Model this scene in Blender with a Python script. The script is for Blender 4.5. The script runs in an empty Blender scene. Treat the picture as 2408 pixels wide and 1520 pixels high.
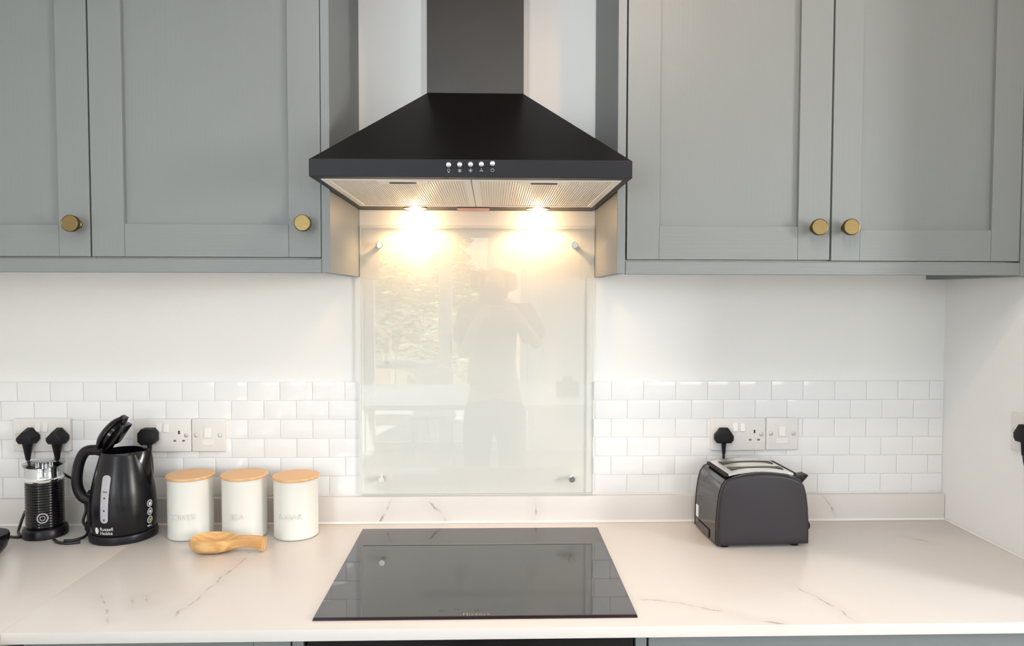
import bpy, bmesh, math, random
from math import sin, cos, pi, radians, exp
from mathutils import Vector, Matrix
random.seed(7)
S = bpy.context.scene
COL = S.collection
CT = 0.91                      # worktop height; wall_back is the plane Y = 0, the room lies towards -Y

# ------------------------------------------------------------------ camera, world, lights, exposure
cd = bpy.data.cameras.new('camera'); cam = bpy.data.objects.new('camera', cd); COL.objects.link(cam)
cd.sensor_fit = 'HORIZONTAL'; cd.sensor_width = 36.0; cd.lens = 25.006; cd.clip_start = 0.01; cd.clip_end = 200
cam.matrix_world = (Matrix.Translation((0.0389, -1.8551, CT + 0.5912)) @ Matrix.Rotation(-0.0272, 4, 'Z')
                    @ Matrix.Rotation(pi / 2 - 0.0384, 4, 'X') @ Matrix.Rotation(0.0019, 4, 'Z'))
S.camera = cam
vs = S.view_settings
vs.view_transform = 'Standard'; vs.look = 'None'; vs.gamma = 1.0; vs.use_curve_mapping = False
vs.exposure = -0.20

W = bpy.data.worlds.new('sky'); S.world = W; W.use_nodes = True
nt = W.node_tree; nt.nodes.clear()
sky = nt.nodes.new('ShaderNodeTexSky'); sky.sky_type = 'NISHITA'; sky.sun_disc = False
sky.sun_elevation = radians(42); sky.sun_rotation = radians(100); sky.air_density = 1.0; sky.dust_density = 3.0
bg = nt.nodes.new('ShaderNodeBackground'); bg.inputs['Strength'].default_value = 1.3
wo = nt.nodes.new('ShaderNodeOutputWorld')
nt.links.new(sky.outputs[0], bg.inputs[0]); nt.links.new(bg.outputs[0], wo.inputs[0])

def area(name, loc, target, sx, sy, power, color):
    l = bpy.data.lights.new(name, 'AREA'); l.shape = 'RECTANGLE'; l.size = sx; l.size_y = sy
    l.energy = power; l.color = color
    o = bpy.data.objects.new(name, l); COL.objects.link(o); o.location = loc
    o.rotation_euler = (Vector(target) - Vector(loc)).to_track_quat('-Z', 'Y').to_euler()
    return o
# daylight through the side window on the right, plus added fill from rear, ceiling and left
area('added_rear_fill', (1.90, -5.08, 1.68), (0.2, 0.0, 1.55), 1.30, 1.00, 22, (0.93, 0.97, 1.0))  # added frontal fill for the upper walls, set at an invented window
area('added_ceiling_fill', (-0.25, -1.45, 2.395), (-0.25, -1.45, 0), 2.0, 0.35, 13, (0.97, 0.985, 1.0))  # added fill below the ceiling, no fitting belongs to it
area('added_left_fill', (-1.36, -3.70, 1.70), (-0.454, -3.28, 1.62), 1.00, 1.0, 40, (0.90, 0.96, 1.0))  # added fill for the left cabinets, set at an invented window
area('side_window_daylight', (2.93, -2.12, 1.66), (0.0, -0.35, 1.5), 0.40, 0.9, 54, (1.0, 0.97, 0.94))

sl = bpy.data.lights.new('sun', 'SUN'); sl.energy = 58.0; sl.angle = radians(.6); sl.color = (1.0, .98, .97)
so = bpy.data.objects.new('sun', sl); COL.objects.link(so); so.location = (0, 4, 8)      # high over the house, lights the garden behind the camera
so.rotation_euler = Vector((.16, -.62, -.77)).to_track_quat('-Z', 'Y').to_euler()

# ------------------------------------------------------------------ materials
def mat(name, col, rough=0.5, metal=0.0, spec=0.5, coat=0.0, bump=None, emit=None, aniso=0.0):
    m = bpy.data.materials.new(name); m.use_nodes = True
    b = m.node_tree.nodes['Principled BSDF']
    b.inputs['Base Color'].default_value = (*col, 1); b.inputs['Roughness'].default_value = rough
    b.inputs['Metallic'].default_value = metal; b.inputs['Specular IOR Level'].default_value = spec
    b.inputs['Coat Weight'].default_value = coat; b.inputs['Anisotropic'].default_value = aniso
    if emit:
        b.inputs['Emission Color'].default_value = (*emit[0], 1); b.inputs['Emission Strength'].default_value = emit[1]
    if bump: add_noise(m, *bump)
    return m
def N(m, t): return m.node_tree.nodes.new(t)
def L(m, a, b): m.node_tree.links.new(a, b)
def add_noise(m, scale, strength, dist=0.001, stretch=(1, 1, 1), colvar=0.0):
    """fine procedural relief (and a slight tone variation) in object space"""
    b = m.node_tree.nodes['Principled BSDF']
    tc = N(m, 'ShaderNodeTexCoord'); mp = N(m, 'ShaderNodeMapping'); mp.inputs['Scale'].default_value = stretch
    nz = N(m, 'ShaderNodeTexNoise'); nz.inputs['Scale'].default_value = scale; nz.inputs['Detail'].default_value = 5
    bp = N(m, 'ShaderNodeBump'); bp.inputs['Strength'].default_value = strength; bp.inputs['Distance'].default_value = dist
    L(m, tc.outputs['Object'], mp.inputs[0]); L(m, mp.outputs[0], nz.inputs['Vector'])
    L(m, nz.outputs['Fac'], bp.inputs['Height']); L(m, bp.outputs[0], b.inputs['Normal'])
    if colvar:
        c = b.inputs['Base Color'].default_value[:]
        mx = N(m, 'ShaderNodeMix'); mx.data_type = 'RGBA'
        mx.inputs[6].default_value = tuple(v * (1 - colvar) for v in c[:3]) + (1,)
        mx.inputs[7].default_value = tuple(min(1, v * (1 + colvar)) for v in c[:3]) + (1,)
        L(m, nz.outputs['Fac'], mx.inputs[0]); L(m, mx.outputs[2], b.inputs['Base Color'])
    return nz

def grain_paint(name, col, axis):
    """painted oak: grain lines running along `axis` show as relief through the paint"""
    m = mat(name, col, 0.48, spec=0.4)
    b = m.node_tree.nodes['Principled BSDF']
    tc = N(m, 'ShaderNodeTexCoord'); mp = N(m, 'ShaderNodeMapping')
    mp.inputs['Scale'].default_value = (1, 1, 0.055) if axis == 'Z' else (0.09, 1, 1)
    nz = N(m, 'ShaderNodeTexNoise'); nz.inputs['Scale'].default_value = 9; nz.inputs['Detail'].default_value = 2
    ad = N(m, 'ShaderNodeVectorMath'); ad.operation = 'MULTIPLY_ADD'
    ad.inputs[1].default_value = (0.05, 0.0, 0.05)
    wv = N(m, 'ShaderNodeTexWave'); wv.wave_type = 'BANDS'; wv.bands_direction = 'X' if axis == 'Z' else 'Z'
    wv.inputs['Scale'].default_value = 34; wv.inputs['Distortion'].default_value = 5.0
    wv.inputs['Detail'].default_value = 3; wv.inputs['Detail Scale'].default_value = 1.5
    fn = N(m, 'ShaderNodeTexNoise'); fn.inputs['Scale'].default_value = 420; fn.inputs['Detail'].default_value = 3
    L(m, tc.outputs['Object'], mp.inputs[0]); L(m, mp.outputs[0], nz.inputs['Vector'])
    L(m, nz.outputs['Color'], ad.inputs[0]); L(m, mp.outputs[0], ad.inputs[2]); L(m, ad.outputs[0], wv.inputs['Vector'])
    L(m, mp.outputs[0], fn.inputs['Vector'])
    mul = N(m, 'ShaderNodeMath'); mul.operation = 'MULTIPLY_ADD'; mul.inputs[1].default_value = 0.8
    L(m, fn.outputs['Fac'], mul.inputs[0]); L(m, wv.outputs['Fac'], mul.inputs[2])
    bp = N(m, 'ShaderNodeBump'); bp.inputs['Strength'].default_value = 0.055 if axis == 'Z' else 0.12; bp.inputs['Distance'].default_value = 0.001
    L(m, mul.outputs[0], bp.inputs['Height']); L(m, bp.outputs[0], b.inputs['Normal'])
    return m

PAINT = (0.200, 0.218, 0.222)
M = {}
M['paint_v'] = grain_paint('grey_paint_upright_grain', PAINT, 'Z')
M['paint_h'] = grain_paint('grey_paint_level_grain', PAINT, 'X')
M['carcass'] = mat('pale_carcass_edge', (0.55, 0.56, 0.55), 0.5)
M['wall'] = mat('white_wall_paint', (0.83, 0.83, 0.82), 0.75, spec=0.25, bump=(180, 0.12, 0.0008))
M['ceil'] = mat('white_board_paint', (0.80, 0.80, 0.78), 0.6)
M['floor'] = mat('pale_floor', (0.42, 0.39, 0.36), 0.5, bump=(8, 0.05, 0.001, (1, 8, 1), 0.15))
M['tile'] = mat('white_gloss_tile', (0.80, 0.80, 0.805), 0.06, spec=0.5, bump=(14, 0.02, 0.002))
M['grout'] = mat('white_grout', (0.88, 0.88, 0.87), 0.8)
M['plastic_w'] = mat('white_plastic', (0.74, 0.72, 0.70), 0.28, bump=(900, 0.02, 0.0002))
M['plastic_w2'] = mat('white_switch_plastic', (0.80, 0.785, 0.76), 0.25)
M['plastic_dark'] = mat('shaded_grey_plastic', (0.30, 0.28, 0.26), 0.5)
M['hole'] = mat('dark_slot', (0.03, 0.015, 0.01), 0.6)
M['pin'] = mat('shaded_pin_slot', (0.16, 0.145, 0.13), 0.6)
M['steel'] = mat('screw_steel', (0.62, 0.60, 0.57), 0.3, 1.0)
M['chrome'] = mat('polished_chrome', (0.86, 0.86, 0.85), 0.06, 1.0)
M['brass'] = mat('antique_brass', (0.16, 0.115, 0.050), 0.32, 1.0, aniso=0.6, bump=(60, 0.08, 0.0004, (1, 1, 14), 0.2))
M['hood'] = mat('satin_black_steel_dim', (0.0025, 0.0015, 0.0015), 0.38, spec=0.2, bump=(22, 0.03, 0.001, (1, 1, 1), 0.25))  # same steel as the flue, darkened for the dim reflection on the slopes
M['chimney'] = mat('satin_black_steel_warm', (0.013, 0.011, 0.009), 0.42, spec=0.32, bump=(9, 0.05, 0.002, (1, 1, 1), 0.3))  # same steel, its warm room reflection put into the colour
M['hood_front'] = mat('satin_black_steel_cool', (0.010, 0.011, 0.016), 0.45, spec=0.25, bump=(22, 0.03, 0.001, (1, 1, 1), 0.25))  # same steel, its bluish room reflection put into the colour
M['filter'] = mat('aluminium_filter_frame', (0.86, 0.82, 0.76), 0.5, 0.3)
M['icon'] = mat('pale_print', (0.30, 0.30, 0.31), 0.6)
M['lamp'] = mat('warm_lamp_glass', (1, 0.9, 0.7), 0.3, emit=((1.0, 0.78, 0.48), 9))
M['pink'] = mat('pink_label_plate', (0.62, 0.27, 0.23), 0.25)
M['hob'] = mat('black_hob_glass', (0.012, 0.010, 0.011), 0.03, spec=1.0, coat=0.0)
M['hob'].node_tree.nodes['Principled BSDF'].inputs['IOR'].default_value = 1.70
M['hob_edge'] = mat('hob_dark_edge', (0.02, 0.006, 0.010), 0.2)
M['hob_print'] = mat('grey_hob_print', (0.34, 0.32, 0.30), 0.5); M['hob_faint'] = mat('faint_hob_print', (0.13, 0.12, 0.115), 0.5)
M['black_gloss'] = mat('gloss_black_plastic', (0.004, 0.004, 0.005), 0.15, spec=0.4)
M['black_satin'] = mat('satin_black_plastic', (0.007, 0.006, 0.009), 0.34, spec=0.32)
M['black_matt'] = mat('matt_black_plastic', (0.008, 0.007, 0.009), 0.50, spec=0.25, bump=(700, 0.10, 0.0004))
M['black_hole'] = mat('inside_black', (0.006, 0.006, 0.006), 0.7)
M['cord'] = mat('black_cord', (0.012, 0.010, 0.012), 0.38)
M['kettle'] = mat('kettle_black_metal', (0.003, 0.003, 0.005), 0.27, 0.0, spec=0.36, bump=(500, 0.04, 0.0003))
M['gauge'] = mat('clear_grey_gauge', (0.42, 0.41, 0.45), 0.2)
M['white_print'] = mat('white_print', (0.80, 0.80, 0.80), 0.5)
M['green_print'] = mat('green_print', (0.16, 0.50, 0.06), 0.5)
M['toast_gloss'] = mat('toaster_gloss_black', (0.016, 0.013, 0.014), 0.09, spec=0.75)
M['toast_matt'] = mat('toaster_matt_panel', (0.020, 0.016, 0.021), 0.46, spec=0.45, bump=(600, 0.12, 0.0004))
M['tin'] = mat('cream_white_tin', (0.70, 0.70, 0.665), 0.38, spec=0.35)
M['shirt'] = mat('grey_cotton', (0.16, 0.15, 0.15), 0.9)
M['jeans'] = mat('dark_denim', (0.05, 0.06, 0.09), 0.9)
M['skin'] = mat('skin', (0.55, 0.36, 0.27), 0.55)
M['hair'] = mat('brown_hair', (0.07, 0.045, 0.03), 0.6, bump=(60, 0.4, 0.004, (1, 1, .1)))
M['shoe'] = mat('dark_shoe', (0.05, 0.05, 0.05), 0.6)
M['white_paint'] = mat('white_gloss_frame', (0.78, 0.78, 0.77), 0.35)
M['table_white'] = mat('white_table_top', (0.82, 0.82, 0.80), 0.4)
M['grass'] = mat('lawn', (0.11, 0.14, 0.08), 0.9, bump=(30, 0.5, 0.02, (1, 1, 1), 0.4))
M['paving'] = mat('patio_paving', (0.20, 0.20, 0.20), 0.8, bump=(12, 0.3, 0.01, (1, 1, 1), 0.2))
M['fence'] = mat('weathered_fence', (0.22, 0.15, 0.10), 0.8, bump=(6, 0.3, 0.004, (8, 8, 1), 0.3))
M['bark'] = mat('bark', (0.30, 0.23, 0.17), 0.9, bump=(9, 1.0, 0.05, (2, 2, .5), 0.5))
M['leaf'] = mat('leaf', (0.16, 0.24, 0.09), 0.6)
M['bottle'] = mat('dark_green_glass', (0.02, 0.05, 0.02), 0.1)
M['paper'] = mat('cream_paper', (0.75, 0.65, 0.40), 0.7)
M['metal_grey'] = mat('grey_metal', (0.25, 0.25, 0.25), 0.4, 0.8)

def wood(name, c1, c2, scale, axis='X', rough=0.5, distort=3.0):
    m = mat(name, c1, rough); b = m.node_tree.nodes['Principled BSDF']
    tc = N(m, 'ShaderNodeTexCoord'); mp = N(m, 'ShaderNodeMapping')
    mp.inputs['Scale'].default_value = {'X': (0.12, 1, 1), 'Y': (1, 0.12, 1)}[axis]
    wv = N(m, 'ShaderNodeTexWave'); wv.bands_direction = {'X': 'Y', 'Y': 'X'}[axis]
    wv.inputs['Scale'].default_value = scale; wv.inputs['Distortion'].default_value = distort
    wv.inputs['Detail'].default_value = 3; wv.inputs['Detail Scale'].default_value = 2
    nz = N(m, 'ShaderNodeTexNoise'); nz.inputs['Scale'].default_value = 14; nz.inputs['Detail'].default_value = 4
    r = N(m, 'ShaderNodeMix'); r.data_type = 'RGBA'; r.inputs[6].default_value = (*c1, 1); r.inputs[7].default_value = (*c2, 1)
    mm = N(m, 'ShaderNodeMath'); mm.operation = 'MULTIPLY'
    L(m, tc.outputs['Object'], mp.inputs[0]); L(m, mp.outputs[0], wv.inputs['Vector']); L(m, tc.outputs['Object'], nz.inputs['Vector'])
    L(m, wv.outputs['Fac'], mm.inputs[0]); L(m, nz.outputs['Fac'], mm.inputs[1])
    L(m, mm.outputs[0], r.inputs[0]); L(m, r.outputs[2], b.inputs['Base Color'])
    return m
M['bamboo'] = wood('bamboo_lid', (0.72, 0.46, 0.23), (0.58, 0.31, 0.13), 22, 'X', 0.45, 1.0)
M['olive'] = wood('olive_wood', (0.74, 0.47, 0.20), (0.46, 0.19, 0.05), 24, 'X', 0.42, 7.0)

def glass_mat(name, tint, rough=0.0, refl=1.0):
    """thin architectural glass: Fresnel mirror over a tinted see-through layer"""
    m = bpy.data.materials.new(name); m.use_nodes = True; n = m.node_tree.nodes; n.clear()
    out = N(m, 'ShaderNodeOutputMaterial'); mx = N(m, 'ShaderNodeMixShader')
    tr = N(m, 'ShaderNodeBsdfTransparent'); tr.inputs[0].default_value = (*tint, 1)
    gl = N(m, 'ShaderNodeBsdfGlossy'); gl.inputs['Roughness'].default_value = rough
    fr = N(m, 'ShaderNodeFresnel'); ge = N(m, 'ShaderNodeNewGeometry')
    a = N(m, 'ShaderNodeMath'); a.operation = 'MULTIPLY_ADD'
    a.inputs[1].default_value = 1 / 1.5 - 1.5; a.inputs[2].default_value = 1.5
    s = N(m, 'ShaderNodeMath'); s.operation = 'MULTIPLY'; s.inputs[1].default_value = refl; s.use_clamp = True
    L(m, ge.outputs['Backfacing'], a.inputs[0]); L(m, a.outputs[0], fr.inputs['IOR'])
    L(m, fr.outputs[0], s.inputs[0]); L(m, s.outputs[0], mx.inputs[0])
    L(m, tr.outputs[0], mx.inputs[1]); L(m, gl.outputs[0], mx.inputs[2]); L(m, mx.outputs[0], out.inputs[0])
    return m
M['glass'] = glass_mat('splashback_glass', (0.970, 0.967, 0.953), refl=1.2)
M['pane'] = glass_mat('window_glass', (0.97, 0.98, 0.975))
M['clear_plastic'] = glass_mat('clear_plastic', (0.86, 0.87, 0.89), 0.02)
M['glass_edge'] = mat('green_glass_edge', (0.50, 0.56, 0.50), 0.15)

# white quartz with thin veins: each vein is a polyline; the distance to it is warped by noise
def quartz(name, plane, veins):
    m = mat(name, (0.71, 0.675, 0.645), 0.24, spec=0.5)
    b = m.node_tree.nodes['Principled BSDF']
    ge = N(m, 'ShaderNodeNewGeometry')
    nz = N(m, 'ShaderNodeTexNoise'); nz.inputs['Scale'].default_value = 22; nz.inputs['Detail'].default_value = 6
    L(m, ge.outputs['Position'], nz.inputs['Vector'])
    wp = N(m, 'ShaderNodeVectorMath'); wp.operation = 'MULTIPLY_ADD'; wp.inputs[1].default_value = (0.03,) * 3
    L(m, nz.outputs['Color'], wp.inputs[0]); L(m, ge.outputs['Position'], wp.inputs[2])
    sb = N(m, 'ShaderNodeVectorMath'); sb.operation = 'SUBTRACT'; sb.inputs[1].default_value = (0.015,) * 3
    L(m, wp.outputs[0], sb.inputs[0])
    acc = None
    for poly in veins:
        for (a0, a1), (b0, b1) in zip(poly, poly[1:]):
            if plane == 'XY': A, B = Vector((a0, a1, CT)), Vector((b0, b1, CT))
            else: A, B = Vector((a0, plane, CT + a1)), Vector((b0, plane, CT + b1))
            d = B - A
            s1 = N(m, 'ShaderNodeVectorMath'); s1.operation = 'SUBTRACT'; s1.inputs[1].default_value = A
            L(m, sb.outputs[0], s1.inputs[0])
            dt = N(m, 'ShaderNodeVectorMath'); dt.operation = 'DOT_PRODUCT'; dt.inputs[1].default_value = d / d.length_squared
            L(m, s1.outputs[0], dt.inputs[0])
            cl = N(m, 'ShaderNodeClamp'); L(m, dt.outputs['Value'], cl.inputs[0])
            pr = N(m, 'ShaderNodeVectorMath'); pr.operation = 'SCALE'; pr.inputs[0].default_value = d
            L(m, cl.outputs[0], pr.inputs['Scale'])
            ds = N(m, 'ShaderNodeVectorMath'); ds.operation = 'DISTANCE'
            L(m, s1.outputs[0], ds.inputs[0]); L(m, pr.outputs[0], ds.inputs[1])
            if acc is None: acc = ds.outputs['Value']
            else:
                mn = N(m, 'ShaderNodeMath'); mn.operation = 'MINIMUM'
                L(m, acc, mn.inputs[0]); L(m, ds.outputs['Value'], mn.inputs[1]); acc = mn.outputs[0]
    core = N(m, 'ShaderNodeMapRange'); core.inputs[1].default_value = 0.0004; core.inputs[2].default_value = 0.0042
    core.inputs[3].default_value = 1; core.inputs[4].default_value = 0
    halo = N(m, 'ShaderNodeMapRange'); halo.inputs[1].default_value = 0.0; halo.inputs[2].default_value = 0.03
    halo.inputs[3].default_value = 0.09; halo.inputs[4].default_value = 0
    L(m, acc, core.inputs[0]); L(m, acc, halo.inputs[0])
    br = N(m, 'ShaderNodeTexNoise'); br.inputs['Scale'].default_value = 34; br.inputs['Detail'].default_value = 3
    L(m, ge.outputs['Position'], br.inputs['Vector'])
    brk = N(m, 'ShaderNodeMapRange'); brk.inputs[1].default_value = 0.36; brk.inputs[2].default_value = 0.72
    brk.inputs[3].default_value = 0.22; brk.inputs[4].default_value = 1.0
    L(m, br.outputs['Fac'], brk.inputs[0])
    mu = N(m, 'ShaderNodeMath'); mu.operation = 'MULTIPLY'; L(m, core.outputs[0], mu.inputs[0]); L(m, brk.outputs[0], mu.inputs[1])
    mxm = N(m, 'ShaderNodeMath'); mxm.operation = 'MAXIMUM'; L(m, mu.outputs[0], mxm.inputs[0]); L(m, halo.outputs[0], mxm.inputs[1])
    mx = N(m, 'ShaderNodeMix'); mx.data_type = 'RGBA'
    mx.inputs[6].default_value = b.inputs['Base Color'].default_value[:]
    mx.inputs[7].default_value = (0.31, 0.25, 0.21, 1)
    L(m, mxm.outputs[0], mx.inputs[0]); L(m, mx.outputs[2], b.inputs['Base Color'])
    return m
M['quartz'] = quartz('veined_quartz_top', 'XY', [
    [(-0.516, -0.2264), (-0.5313, -0.4173), (-0.5337, -0.4741), (-0.5456, -0.5511)],
    [(-0.7271, -0.4638), (-0.7076, -0.4893), (-0.6795, -0.5357), (-0.6541, -0.5691)],
    [(-0.6635, -0.4711), (-0.6428, -0.5095)], [(-0.6438, -0.4578), (-0.6202, -0.4951)],
    [(0.3302, -0.4957), (0.3865, -0.5143), (0.4637, -0.5494), (0.5104, -0.5875), (0.5621, -0.6072)],
    [(0.6597, -0.4484), (0.6873, -0.5362), (0.7, -0.6037)], [(1.0519, -0.1504), (1.0672, -0.1692), (1.0941, -0.1937)]])
M['quartz_up'] = quartz('veined_quartz_upstand', -0.02, [
    [(-0.2229, 0.0352 + .03), (-0.2384, 0.0264), (-0.2616, -0.0059)], [(-0.126, 0.0602), (-0.0852, 0.0019)],
    [(0.1508, 0.0664), (0.1553, 0.0294), (0.1499, -0.0087)], [(0.9104, 0.0609), (0.9455, 0.0096)]])

# ------------------------------------------------------------------ geometry helpers (world coordinates)
def box(bm, x0, x1, y0, y1, z0, z1, bevel=0.0, seg=2):
    r = bmesh.ops.create_cube(bm, size=1.0)
    vs_ = r['verts']
    bmesh.ops.scale(bm, verts=vs_, vec=(x1 - x0, y1 - y0, z1 - z0))
    bmesh.ops.translate(bm, verts=vs_, vec=((x0 + x1) / 2, (y0 + y1) / 2, (z0 + z1) / 2))
    if bevel:
        es = list({e for v in vs_ for e in v.link_edges})
        bmesh.ops.bevel(bm, geom=es, offset=bevel, segments=seg, profile=0.6, affect='EDGES')
    return bm
def B(*a, **k): return box(bmesh.new(), *a, **k)
def lathe(bm, prof, n=40, origin=(0, 0, 0), axis='Z', cap=True, rfun=None):
    """prof = [(radius, height)...] swept about `axis`"""
    o = Vector(origin)
    def pt(r, h, a):
        if axis == 'Z': return o + Vector((r * cos(a), r * sin(a), h))
        if axis == 'Y': return o + Vector((r * cos(a), h, r * sin(a)))
        return o + Vector((h, r * cos(a), r * sin(a)))
    rings = []
    for r, h in prof:
        ring = []
        for i in range(n):
            a = 2 * pi * i / n
            ring.append(bm.verts.new(pt(r if rfun is None else rfun(r, h, a), h, a)))
        rings.append(ring)
    for A, Bq in zip(rings, rings[1:]):
        for i in range(n):
            bm.faces.new((A[i], A[(i + 1) % n], Bq[(i + 1) % n], Bq[i]))
    if cap:
        for ring in (rings[0], rings[-1]):
            if prof[0 if ring is rings[0] else -1][0] > 1e-6:
                bm.faces.new(ring)
    bmesh.ops.remove_doubles(bm, verts=[v for r in rings for v in r], dist=1e-6)
    bmesh.ops.recalc_face_normals(bm, faces=bm.faces[:])
    return bm
def smooth_path(pts, sub=8):
    P = [Vector(p) for p in pts]; out = []
    P = [P[0] * 2 - P[1]] + P + [P[-1] * 2 - P[-2]]
    for i in range(1, len(P) - 2):
        p0, p1, p2, p3 = P[i - 1:i + 3]
        for k in range(sub):
            t = k / sub
            out.append(0.5 * ((2 * p1) + (p2 - p0) * t + (2 * p0 - 5 * p1 + 4 * p2 - p3) * t * t + (3 * p1 - p0 - 3 * p2 + p3) * t ** 3))
    out.append(P[-2]); return out
def tube(bm, pts, r, n=10, sub=8, ry=None, rads=None, up=None):
    P = smooth_path(pts, sub) if sub else [Vector(p) for p in pts]
    rings = []; prev = None
    for i, p in enumerate(P):
        t = (P[min(i + 1, len(P) - 1)] - P[max(i - 1, 0)]).normalized()
        if up is not None: u = (Vector(up) - t * t.dot(Vector(up))).normalized()
        elif prev is None: u = t.orthogonal().normalized()
        else: u = (prev - t * t.dot(prev)).normalized()
        prev = u; w = t.cross(u)
        k = 1.0 if rads is None else rads[0] + (rads[1] - rads[0]) * i / (len(P) - 1)
        rings.append([bm.verts.new(p + u * (r * k * cos(2 * pi * j / n)) + w * ((ry or r) * k * sin(2 * pi * j / n))) for j in range(n)])
    for A, Bq in zip(rings, rings[1:]):
        for j in range(n): bm.faces.new((A[j], A[(j + 1) % n], Bq[(j + 1) % n], Bq[j]))
    bm.faces.new(rings[0]); bm.faces.new(rings[-1])
    bmesh.ops.recalc_face_normals(bm, faces=bm.faces[:])
    return bm
def prism(bm, outline, a, b, axis='Y', bevel=0.0, seg=3):
    """closed 2-D outline extruded along axis from a to b; outline in (x,z) for Y, (x,y) for Z, (y,z) for X"""
    def p3(u, v, h): return {'Y': (u, h, v), 'Z': (u, v, h), 'X': (h, u, v)}[axis]
    A = [bm.verts.new(p3(u, v, a)) for u, v in outline]; Bq = [bm.verts.new(p3(u, v, b)) for u, v in outline]
    n = len(outline)
    f1 = bm.faces.new(A); f2 = bm.faces.new(Bq)
    for i in range(n): bm.faces.new((A[i], A[(i + 1) % n], Bq[(i + 1) % n], Bq[i]))
    bmesh.ops.recalc_face_normals(bm, faces=bm.faces[:])
    if bevel:
        es = list(set(f1.edges) | set(f2.edges))
        bmesh.ops.bevel(bm, geom=es, offset=bevel, segments=seg, profile=0.5, affect='EDGES')
    return bm
def rrect(x0, x1, z0, z1, r, n=5):
    out = []
    for cx, cz, a0 in ((x1 - r, z1 - r, 0), (x0 + r, z1 - r, pi / 2), (x0 + r, z0 + r, pi), (x1 - r, z0 + r, 1.5 * pi)):
        for k in range(n + 1):
            a = a0 + (pi / 2) * k / n
            out.append((cx + r * cos(a), cz + r * sin(a)))
    return out
ORG = {}
def obj(name, bm, m, parent=None, smooth=False, origin=None):
    me = bpy.data.meshes.new(name)
    o0 = ORG[parent.name] if parent is not None else (Vector(origin) if origin is not None else None)
    if o0 is None:
        xs = [v.co for v in bm.verts]
        o0 = Vector(((min(c.x for c in xs) + max(c.x for c in xs)) / 2, (min(c.y for c in xs) + max(c.y for c in xs)) / 2, min(c.z for c in xs)))
    bmesh.ops.translate(bm, verts=bm.verts[:], vec=-o0)
    bm.to_mesh(me); bm.free()
    for mm in (m if isinstance(m, (list, tuple)) else [m]): me.materials.append(mm)
    if smooth:
        for p in me.polygons: p.use_smooth = True
        if smooth != 'all': me.set_sharp_from_angle(angle=radians(smooth if smooth is not True else 35))
    o = bpy.data.objects.new(name, me); COL.objects.link(o)
    if parent is not None: o.parent = parent; ORG[o.name] = o0
    else: o.location = o0; ORG[o.name] = o0
    return o
def thing(name, label, cat, loc, group=None):
    o = bpy.data.objects.new(name, None); COL.objects.link(o); o.location = loc; o.empty_display_size = 0.05
    o['label'] = label; o['category'] = cat
    if group: o['group'] = group
    ORG[o.name] = Vector(loc); return o
def tag(o, label, cat, group=None):
    o['label'] = label; o['category'] = cat
    if group: o['group'] = group
    return o
def struct(name, bm, m, smooth=False, parent=None):
    o = obj(name, bm, m, parent, smooth); o['kind'] = 'structure'; return o
def text_bm(s, size, extrude=0.0, spacing=1.0, line=1.0, align='LEFT'):
    cu = bpy.data.curves.new('lettering', 'FONT'); cu.body = s; cu.size = size; cu.extrude = extrude
    cu.space_character = spacing; cu.space_line = line; cu.align_x = align; cu.resolution_u = 3
    o = bpy.data.objects.new('lettering', cu); COL.objects.link(o)
    dg = bpy.context.evaluated_depsgraph_get(); me = bpy.data.meshes.new_from_object(o.evaluated_get(dg))
    bm = bmesh.new(); bm.from_mesh(me)
    bpy.data.objects.remove(o); bpy.data.curves.remove(cu); bpy.data.meshes.remove(me)
    return bm
def remap(bm, f):
    for v in bm.verts: v.co = Vector(f(v.co))
    return bm
def disc(bm, cx, cy, r, n=20):
    bm.faces.new([bm.verts.new((cx + r * cos(2 * pi * i / n), cy + r * sin(2 * pi * i / n), 0)) for i in range(n)]); return bm
def ring(bm, cx, cy, r0, r1, n=24, a0=0.0, a1=2 * pi):
    full = abs(a1 - a0 - 2 * pi) < 1e-6; k = n if full else n + 1
    A = [bm.verts.new((cx + r0 * cos(a0 + (a1 - a0) * i / n), cy + r0 * sin(a0 + (a1 - a0) * i / n), 0)) for i in range(k)]
    Bq = [bm.verts.new((cx + r1 * cos(a0 + (a1 - a0) * i / n), cy + r1 * sin(a0 + (a1 - a0) * i / n), 0)) for i in range(k)]
    for i in range(n): bm.faces.new((A[i], A[(i + 1) % k], Bq[(i + 1) % k], Bq[i]))
    return bm
def poly2(bm, pts): bm.faces.new([bm.verts.new((x, y, 0)) for x, y in pts]); return bm

# ------------------------------------------------------------------ room shell
CEIL = 2.41
floor = struct('floor', B(-1.6, 3.1, -5.1, 0.1, -0.1, 0.0), M['floor'])
wall_back = struct('wall_back', B(-1.56, 3.1, 0.0, 0.12, 0.0, CEIL + .1), M['wall'])
bm = bmesh.new()                                          # left wall, with a window opening added for the left fill
box(bm, -1.58, -1.46, -5.0, -4.35, 0, CEIL); box(bm, -1.58, -1.46, -3.05, 0.0, 0, CEIL)
box(bm, -1.58, -1.46, -4.35, -3.05, 0, 1.1); box(bm, -1.58, -1.46, -4.35, -3.05, 2.3, CEIL)
struct('wall_left', bm, M['wall'])
bm = bmesh.new()
box(bm, -1.56, -1.51, -4.35, -4.30, 1.1, 2.3); box(bm, -1.56, -1.51, -3.10, -3.05, 1.1, 2.3)
box(bm, -1.56, -1.51, -4.30, -3.10, 1.1, 1.15); box(bm, -1.56, -1.51, -4.30, -3.10, 2.25, 2.3)
o = struct('added_window_2', bm, M['white_paint']); obj('pane', B(-1.54, -1.534, -4.30, -3.10, 1.15, 2.25), M['pane'], o)  # unseen window, added to go with the left fill
struct('wall_right', B(1.238, 1.338, -0.635, 0.0, 0.0, CEIL), M['wall'])
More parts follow.
